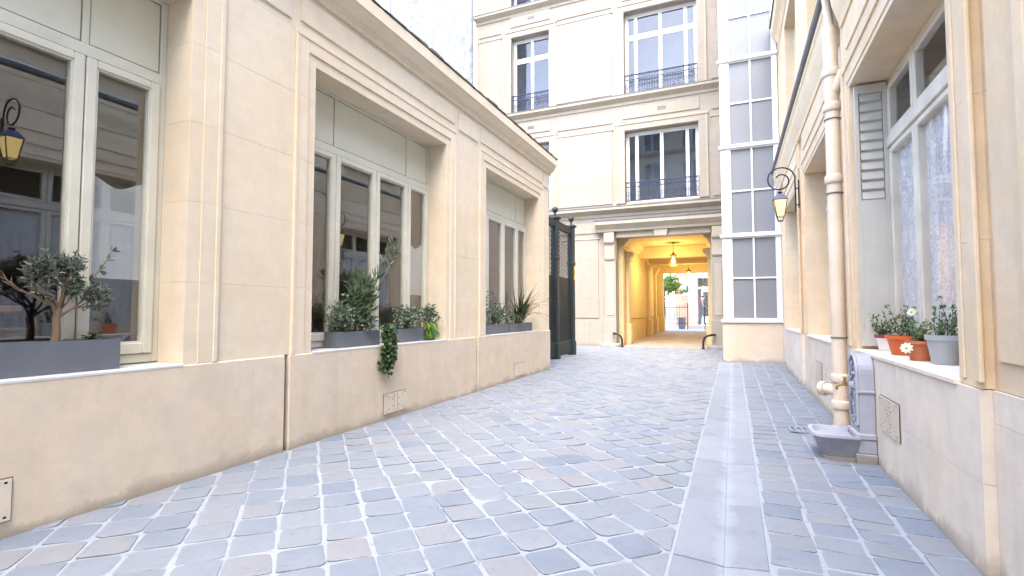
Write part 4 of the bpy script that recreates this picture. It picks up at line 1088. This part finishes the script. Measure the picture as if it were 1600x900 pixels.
for p in shoot:
    for k in range(5): leafmesh(lf, p, (Vector((.2, .6, .5)) + rv(rg, .8)), rv(rg), rg.uniform(.04, .06), .016, rg.uniform(.1, .6))
wood.build('trunk', 'bark', t, smooth=True); lf.build('foliage', 'olive_leaf', t)
sp = MB()
for k in range(26): leafmesh(sp, Vector((-3.72 + rg.uniform(-.02, .02), 1.915 + rg.uniform(-.03, .03), 1.01 + rg.uniform(0, .05))), Vector((rg.gauss(0, 1), rg.gauss(0, 1), .45)), Vector((0, 0, 1)), rg.uniform(.03, .055), .022, rg.uniform(0, .6))
sp.build('seedling', 'ivy_leaf', t)
def bush(rg, lf, c, rad, n, L, W, wood=None, root=None, lo=0.0, hi=.85, thr=1.0):
    """leaves in clumps through an ellipsoid, on twigs from the root"""
    c = Vector(c); rad = Vector(rad); clumps = []
    for k in range(max(6, n // 26)):
        v = rv(rg) * rg.uniform(.45, 1.0); clumps.append(c + Vector((v.x * rad.x, v.y * rad.y, v.z * rad.z)))
    if wood:
        for q in clumps:
            m = (root + q) / 2 + rv(rg, .03); wood.tube([root + rv(rg, .02) * 1.0, m, q], [.0045, .0035, .002], 4)
    for k in range(n):
        q = rg.choice(clumps); p = q + Vector((rg.gauss(0, .028), rg.gauss(0, .034), rg.gauss(0, .028)))
        if p.x < -3.84: p.x = -3.84 + rg.uniform(0, .02)
        d = (p - q).normalized() + rv(rg, .7) + Vector((.15, 0, .15))
        leafmesh(lf, p, d, rv(rg) + Vector((0, 0, 1)), rg.uniform(.7, 1.2) * L, rg.uniform(.7, 1.2) * W, rg.uniform(lo, hi) ** thr, .18, .1)
# -- second planter: variegated shrub, tall oleander and trailing ivy
rg = random.Random(33)
t = thing('potted_shrubs', 'grey planter with variegated shrub, tall oleander and trailing ivy under the middle window', 'potted plant', (-3.73, 4.4, ZP))
planter(-3.835, -3.655, 4.04, 4.70, ZP, 1.0, t)
wood, lf, ol, iv = MB(), MB(), MB(), MB()
bush(rg, lf, (-3.72, 4.16, 1.17), (.09, .17, .16), 620, .040, .022, wood, Vector((-3.74, 4.18, .98)), 0, 1, .8)
bush(rg, lf, (-3.70, 4.50, 1.10), (.08, .16, .10), 260, .038, .02, wood, Vector((-3.74, 4.5, .98)), 0, .9)
for k in range(21):
    y = 4.42 + rg.uniform(-.12, .14); tall = k in (4, 9)
    H_ = 1.06 if tall else rg.uniform(.30, .62)
    dr_ = Vector((rg.uniform(-.02, .14), (.40 if tall else rg.uniform(-.45, .55)), 1)).normalized()
    if k == 9: dr_ = Vector((.08, .62, 1)).normalized()
    p0 = Vector((-3.745 + rg.uniform(-.03, .03), y, .98)); pts = [p0]
    for q in range(6):
        dr_ = (dr_ + rv(rg, .06)).normalized(); pts.append(pts[-1] + dr_ * H_ / 6)
        if pts[-1].x < -3.83: pts[-1].x = -3.83
    wood.tube(pts, [.006, .005, .005, .004, .0035, .003, .002], 5)
    for qi, q in enumerate(pts[2:]):
        for m in range(9 if tall and qi < 4 else (13 if qi == 4 else 7)):
            if tall and qi < 4 and m > 4: continue
            f0 = rg.uniform(-.5, .5); pp = q + dr_ * H_ / 6 * f0
            dd = (dr_ * 1.0 + rv(rg, .85)); dd.x = max(dd.x, -.2)
            leafmesh(ol, pp, dd, rv(rg), rg.uniform(.085, .15), rg.uniform(.014, .022), rg.random(), .15, .16)
for k in range(13):
    p = Vector((-3.66 + rg.uniform(-.01, .02), 4.68 + rg.gauss(0, .075), 1.02)); ln = rg.uniform(.12, .54)
    pts = [p, p + Vector((.05, .01, .02)), p + Vector((.085, .02, -.05))]
    for q in range(6): pts.append(pts[-1] + Vector((rg.uniform(-.004, .006) if pts[-1].z > .83 else rg.uniform(-.006, .004), rg.uniform(-.02, .022), -ln / 6)))
    for q in pts: q.x = max(q.x, AF + .03)
    wood.tube(pts, .003, 4)
    for q in pts[1:]:
        for m in range(8): leafmesh(iv, q + rv(rg, .02) + Vector((.014, 0, 0)), Vector((abs(rg.gauss(0, .6)) + .1, rg.gauss(0, .8), -.5 + rg.gauss(0, .5))), Vector((1, 0, .3)) + rv(rg, .5), rg.uniform(.035, .06), rg.uniform(.03, .05), rg.random(), .1, .1)
wood.build('stem', 'bark', t); lf.build('foliage', 'shrub_leaf', t); ol.build('oleander_foliage', 'oleander_leaf', t); iv.build('ivy', 'ivy_leaf', t)
# -- third planter
rg = random.Random(44)
t = thing('potted_shrubs', 'grey planter with variegated shrub and one bright green leafy clump beside the ivy', 'potted plant', (-3.73, 5.5, ZP))
planter(-3.835, -3.655, 5.04, 5.86, ZP, 1.0, t)
wood, lf, br = MB(), MB(), MB()
bush(rg, lf, (-3.71, 5.30, 1.15), (.09, .27, .13), 620, .042, .024, wood, Vector((-3.74, 5.3, .98)), 0, 1, .75)
bush(rg, lf, (-3.71, 5.74, 1.14), (.08, .17, .13), 360, .040, .022, wood, Vector((-3.74, 5.7, .98)), 0, .85)
for k in range(46):
    p = Vector((-3.63 + rg.uniform(-.02, .03), 5.72 + rg.uniform(-.12, .12), 1.0 + rg.uniform(-.09, .10)))
    leafmesh(br, p, Vector((.5, rg.gauss(0, .5), -.8)), Vector((1, 0, .4)), rg.uniform(.06, .10), rg.uniform(.03, .05), rg.random(), .1, .15)
wood.build('stem', 'bark', t); lf.build('foliage', 'shrub_leaf', t); br.build('bright_foliage', 'bright_leaf', t)
# -- far window: leafy planter and spiky planter
rg = random.Random(55)
t = thing('potted_shrubs', 'small grey planter with a leafy shrub under the far annex window', 'potted plant', (-3.73, 7.8, ZP))
planter(-3.835, -3.655, 7.40, 8.28, ZP, 1.0, t)
wood, lf, ol = MB(), MB(), MB()
bush(rg, lf, (-3.71, 7.95, 1.17), (.09, .36, .17), 640, .046, .026, wood, Vector((-3.74, 7.9, .98)), 0, .95, .85)
bush(rg, ol, (-3.73, 7.50, 1.32), (.06, .13, .22), 200, .06, .02, wood, Vector((-3.74, 7.55, .98)), 0, .9)
wood.build('stem', 'bark', t); lf.build('foliage', 'shrub_leaf', t); ol.build('tall_foliage', 'oleander_leaf', t)
rg = random.Random(66)
t = thing('potted_grass', 'small grey planter with spiky arching leaves at the annex corner', 'potted plant', (-3.73, 9.0, ZP))
planter(-3.835, -3.655, 8.42, 9.45, ZP, 1.0, t)
gr, lf, wood = MB(), MB(), MB()
for k in range(90):
    p = Vector((-3.74 + rg.uniform(-.03, .03), 9.0 + rg.uniform(-.10, .10), 1.0)); a = rg.uniform(-1, 1)
    d = Vector((rg.uniform(-.05, .42), a * .95, 1.0)).normalized(); L = rg.uniform(.45, .95); pts = [p]; sag = rg.uniform(.05, .24)
    for q in range(7): d = (d + Vector((.012, 0, -sag))).normalized(); pts.append(pts[-1] + d * L / 7)
    for q in pts: q.x = max(q.x, -3.84)
    ti = rg.uniform(.001, 1); vs_ = []; s_ = d.cross(Vector((0, 0, 1))).normalized()
    for q, pt in enumerate(pts): wv = .011 * (1 - (q / 7) ** 2) + .0012; vs_ += [pt - s_ * wv, pt + Vector((0, 0, .003)), pt + s_ * wv]
    gr.add(vs_, [(3 * q + m, 3 * q + m + 1, 3 * q + m + 4, 3 * q + m + 3) for q in range(7) for m in (0, 1)], ti)
bush(rg, lf, (-3.71, 8.75, 1.10), (.08, .28, .09), 260, .042, .024, wood, Vector((-3.74, 8.8, .98)), 0, .85)
gr.build('blades', 'grass_leaf', t); lf.build('foliage', 'shrub_leaf', t); wood.build('stem', 'bark', t)
# -- flower pots on the side window sill
def pot(x, y, r0, r1, h, mat, lab, rg, sprigs, tall, rimmat=None, flower=(), lean=(0, 0), sq=1.0):
    z = ZS2 + .002
    t = thing('flower_pot', lab, 'potted plant', (x, y, z), 'flower pots on the window sill')
    n = 22; prof = [(r0 * .96, 0), (r0, .006), (r1 * .95, h * .80), (r1 * .97, h * .82), (r1 * 1.06, h * .83), (r1 * 1.06, h), (r1 * .96, h), (r1 * .90, h - .025)]
    MB().lathe(prof, (x, y, z), n).build('pot', mat, t, smooth=True)
    if rimmat: MB().lathe([(r1 * 1.075, h * .84), (r1 * 1.085, h * .86), (r1 * 1.085, h + .003), (r1 * .98, h + .004)], (x, y, z), n).build('rim', rimmat, t, smooth=True)
    MB().lathe([(r1 * .90, h - .028), (r1 * .5, h - .018), (.004, h - .014)], (x, y, z), 14).build('soil', 'soil', t)
    wd, lf = MB(), MB()
    for k in range(sprigs):
        d = (Vector((rg.gauss(0, .35) + lean[0], rg.gauss(0, .5) + lean[1], 1))).normalized(); p = Vector((x + rg.uniform(-.5, .5) * r1, y + rg.uniform(-.5, .5) * r1, z + h - .02)); pts = [p]; H_ = tall * rg.uniform(.5, 1.1)
        for q in range(5):
            d = (d + rv(rg, .2)).normalized(); pts.append(pts[-1] + d * H_ / 5)
        for q in pts: q.x = min(q.x, 1.295)
        wd.tube(pts, [.0028, .0026, .0024, .002, .0016, .0012], 4)
        for q in pts[1:]:
            for m in range(5): leafmesh(lf, q + rv(rg, .012), d + rv(rg, 1.0) + Vector((-.2, 0, 0)), rv(rg) + Vector((0, 0, .6)), rg.uniform(.018, .036), rg.uniform(.009, .018), rg.random(), .2, .1)
    wd.build('stem', 'oleander_leaf', t); lf.build('foliage', 'pot_leaf', t)
    for fx, fz, fy, rr in flower:
        fl = MB(); c = Vector((fx, fy, fz)); nd = Vector((-.55, -.8, .25)).normalized(); a = nd.orthogonal().normalized(); b = nd.cross(a)
        for lay_ in range(2):
            for m in range(9):
                an = 2 * math.pi * (m + .5 * lay_) / 9; d = (a * math.cos(an) + b * math.sin(an) + nd * (.12 + .25 * lay_)); leafmesh(fl, c, d, nd, rr * (1 - .2 * lay_), rr * .5, .5, .06, .1)
        f_ = fl.build('flower', 'petal', t); MB().lathe([(.003, -.006), (rr * .25, 0), (.003, .006)], tuple(c + nd * .008), 8).build('eye', 'petal_eye', f_)
rg = random.Random(77)
pot(1.225, 5.36, .062, .088, .130, 'pot_white', 'white flower pot with plum rim, farthest on the sill beside the shutter', rg, 11, .27, 'pot_plum')
pot(1.215, 4.87, .078, .110, .150, 'pot_orange', 'wide orange plastic flower pot on the sill', rg, 11, .26, None, ((1.22, 1.20, 4.66, .036),), (0, -.2))
pot(1.185, 4.36, .062, .082, .135, 'pot_terracotta', 'small terracotta pot with pale daisy hanging over its front', rg, 8, .15, None, ((1.09, .955, 4.30, .043),), (-.25, .1))
pot(1.235, 4.10, .066, .092, .185, 'pot_zinc', 'zinc grey bucket pot nearest the near window jamb', rg, 12, .25)

# ================================================================== YARD BEYOND THE PASSAGE
ZY = .222
yd = MB().add([(-30, PE, ZY), (20, PE, ZY), (20, 60, ZY), (-30, 60, ZY)], [(0, 1, 2, 3)]).build('rear_yard', 'kerb_stone'); yd['kind'] = 'structure'
sf = thing('garden_pavilion', 'white painted shopfront with glazed door seen through the passage', 'building', (-1.2, 33, ZY))
bx('step', 'kerb_stone', sf, (-2.45, 31.2, ZY - .01), (2.5, 33, .45), .01)
def pz_(x0, x1, z0, z1, nm='frame', y=32.6, d=.12, m='white_paint'): bx(nm, m, sf, (x0, y, z0), (x1, y + d, z1), .006)
pz_(-2.42, -1.98, .45, 4.6, 'pillar', 32.5, .35); pz_(-2.42, 2.5, 3.35, 4.8, 'fascia', 32.45, .14)
for a, b, c, d in ((-1.72, -1.62, .45, 2.55), (-.92, -.82, .45, 2.55), (-1.62, -.92, 2.42, 2.55), (-1.62, -.92, .45, .95), (-1.98, 2.5, 2.60, 2.72), (-1.05, -1.0, 2.72, 3.35)): pz_(a, b, c, d)
bx('pane', 'glass', sf, (-1.98, 32.66, .45), (2.5, 32.665, 3.35)); bx('interior', 'dark_room', sf, (-1.98, 34.0, .45), (2.5, 34.1, 3.35)); bx('roof', 'zinc', sf, (-2.42, 32.6, 4.81), (2.5, 36, 4.9)); bx('side_wall', 'white_paint', sf, (-2.42, 32.86, .2), (-2.3, 36, 4.8))
def iron_fence(x0, x1, y, lab):
    t = thing('iron_fence', lab, 'fence', (x0, y, ZY)); f_ = MB()
    for z in (.35, 1.25): bx('rail', 'black_iron', t, (x0, y - .015, ZY + z), (x1, y + .015, ZY + z + .035))
    n = int((x1 - x0) / .13)
    for i in range(n + 1):
        x = x0 + (x1 - x0) * i / n; th = .022 if i in (0, n) else .009
        bx('baluster', 'black_iron', t, (x - th, y - th, ZY - .005), (x + th, y + th, ZY + (1.5 if i in (0, n) else 1.4)))
iron_fence(-3.9, -2.35, 30.4, 'black iron garden railing at the far end of the passage'); 
iron_fence(-1.42, -.6, 30.2, 'short black handrail in front of the glazed door')
t = thing('planter_tub', 'dark tub standing behind the far iron railing', 'planter', (-2.75, 31.4, ZY))
MB().lathe([(.17, 0), (.19, .02), (.23, .60), (.25, .62), (.25, .68), (.21, .68), (.20, .60)], (-2.75, 31.4, ZY), 16).build('tub', 'planter_grey', t)
bb = thing('brick_house', 'sunlit red brick house behind the garden tree beyond the passage', 'house', (-3.2, 40, ZY))
bx('wall', 'brick', bb, (-3.75, 38, ZY - .01), (-2.5, 44, 4.6)); bx('roof', 'zinc', bb, (-3.85, 37.9, 4.61), (-2.4, 44.1, 4.8))
for z in (2.4,): 
    f_ = bx('window', 'white_paint', bb, (-3.3, 37.96, z), (-2.8, 38.0, z + 1.2)); bx('pane', 'facade_glass', f_, (-3.24, 37.945, z + .06), (-2.86, 37.957, z + 1.14))
rg = random.Random(88)
t = thing('garden_tree', 'leafy green garden tree beyond the far iron railing', 'tree', (-4.1, 34.2, ZY)); wood, tips, lf = MB(), [], MB()
b0 = Vector((-4.1, 34.2, ZY)); wood.tube([b0, b0 + Vector((.05, 0, 1.1)), b0 + Vector((0, .1, 2.0))], [.10, .08, .06], 8)
for k in range(6): grow(rg, wood, tips, b0 + Vector((.02, .05, rg.uniform(1.2, 2.0))), Vector((rg.uniform(-.6, 1.0), rg.gauss(0, .6), .8)), .8, .04, 3, .6, .6, .1)
for p, d in tips:
    for m in range(7): leafmesh(lf, p + rv(rg, .12), rv(rg) + Vector((0, 0, -.2)), rv(rg), rg.uniform(.10, .18), rg.uniform(.05, .08), rg.random(), .1, .15)
wood.build('trunk', 'bark', t); lf.build('crown', 'tree_leaf', t)
wall_lantern(32.2, 'unlit dark lantern by the white pillar beyond the passage', x=-1.75, z0=2.85, xw=-1.45, g_='lamp_glass', power=0)

# ---------------- person
def person():
    bx_, by_, bz_ = -1.66, 31.7, .45
    t = thing('person', 'person in grey work clothes walking past the glazed door beyond the passage', 'person', (bx_, by_, bz_))
    J = {'pelvis': (0, 0, .92, .13), 'waist': (.01, 0, 1.08, .125), 'chest': (.03, 0, 1.30, .145), 'neck': (.06, 0, 1.48, .055), 'neck2': (.08, 0, 1.53, .05), 'head': (.10, 0, 1.61, .085), 'head2': (.10, 0, 1.68, .075),
         'hL': (0, .09, .88, .095), 'kL': (.14, .10, .50, .065), 'aL': (.10, .10, .09, .042), 'tL': (.24, .10, .035, .035), 'hR': (0, -.09, .88, .095), 'kR': (-.02, -.10, .49, .065), 'aR': (-.22, -.10, .12, .042), 'tR': (-.10, -.10, .035, .035),
         'sL': (.03, .19, 1.40, .06), 'eL': (.10, .25, 1.13, .046), 'wL': (.30, .22, 1.02, .034), 'fL': (.38, .21, 1.02, .03), 'sR': (.03, -.19, 1.40, .06), 'eR': (.05, -.26, 1.12, .046), 'wR': (.32, -.20, 1.00, .034), 'fR': (.41, -.19, 1.01, .03)}
    E_ = [('pelvis', 'waist'), ('waist', 'chest'), ('chest', 'neck'), ('neck', 'neck2'), ('neck2', 'head'), ('head', 'head2'), ('pelvis', 'hL'), ('hL', 'kL'), ('kL', 'aL'), ('aL', 'tL'), ('pelvis', 'hR'), ('hR', 'kR'), ('kR', 'aR'), ('aR', 'tR'), ('chest', 'sL'), ('sL', 'eL'), ('eL', 'wL'), ('wL', 'fL'), ('chest', 'sR'), ('sR', 'eR'), ('eR', 'wR'), ('wR', 'fR')]
    ks = list(J); me = bpy.data.meshes.new('body'); me.from_pydata([J[k][:3] for k in ks], [(ks.index(a), ks.index(b)) for a, b in E_], [])
    ob = bpy.data.objects.new('body_tmp', me); col.objects.link(ob)
    sk = ob.modifiers.new('skin', 'SKIN'); sk.use_smooth_shade = True; ss = ob.modifiers.new('sub', 'SUBSURF'); ss.levels = 2; ss.render_levels = 2
    for k, v in zip(ks, me.skin_vertices[0].data): v.radius = (J[k][3], J[k][3]); v.use_root = (k == 'pelvis')
    dg = bpy.context.evaluated_depsgraph_get(); m2 = bpy.data.meshes.new_from_object(ob.evaluated_get(dg)); bpy.data.objects.remove(ob); m2.name = 'body'
    m2.materials.clear()
    for m in ('cloth_grey', 'skin', 'shoe', 'cloth_rust'): m2.materials.append(M[m])
    for p in m2.polygons:
        c = p.center; z = c.z
        p.material_index = 1 if z > 1.47 or (c.x > .30 and .9 < z < 1.1) else 2 if z < .075 else 3 if (z > 1.05 and abs(c.y) > .15) or z > 1.33 else 0
        p.use_smooth = True
    b = bpy.data.objects.new('body', m2); col.objects.link(b); b.parent = t
    hr = MB(); hr.lathe([(.085, 0), (.098, .03), (.09, .075), (.055, .105), (.01, .115)], (bx_ + .085, by_, bz_ + 1.63), 14); hr.build('hair', 'hair', t, smooth=True)
    MB().lathe([(.012, 0), (.016, .02), (.006, .05)], (bx_ + .19, by_, bz_ + 1.60), 8).build('nose', 'skin', t, smooth=True)
person()

# ================================================================== BUILDING BEHIND THE CAMERA (seen in the window reflections)
OB = thing('opposite_building', 'cream apartment building facing the court, seen only reflected in the upper windows', 'building', (-5, -16, 0))
OY = -14.0; wins = [(x, x + 1.7, z, z + 2.4) for x in (-15, -11.4, -7.8, -4.2, -.6, 3.0) for z in (1.2, 5.4, 9.5, 13.4, 17.0)]
om = MB()
for a, b, c, d in cells(-17, 6.5, 0, 20.2, wins): om.box(a, OY - .4, c, b, OY, d)
om.build('wall', 'annex_stone', OB); bx('core', 'dark_room', OB, (-17, OY - 4, 0), (6.5, OY - .8, 20.2)); bx('roof', 'zinc', OB, (-17, OY - 5, 20.21), (6.5, OY + .1, 20.9))
for z in (4.4, 8.6, 12.6, 16.4, 19.8): MB().prism([(OY, z), (OY + .12, z + .05), (OY + .35, z + .25), (OY + .35, z + .4), (OY, z + .42)], 'x', -17, 6.5).build('cornice', 'facade_trim', OB)
for a, b, c, d in wins:
    f_ = MB(); y = OY - .25
    f_.box(a, y, c, a + .09, y + .08, d); f_.box(b - .09, y, c, b, y + .08, d); f_.box(a + .09, y, d - .09, b - .09, y + .08, d); f_.box(a + .09, y, c, b - .09, y + .08, c + .09); f_.box((a + b) / 2 - .06, y, c + .09, (a + b) / 2 + .06, y + .08, d - .09)
    win = f_.build('window', 'white_paint', OB); bx('pane', 'facade_glass', win, (a + .09, y + .03, c + .09), (b - .09, y + .04, d - .09))
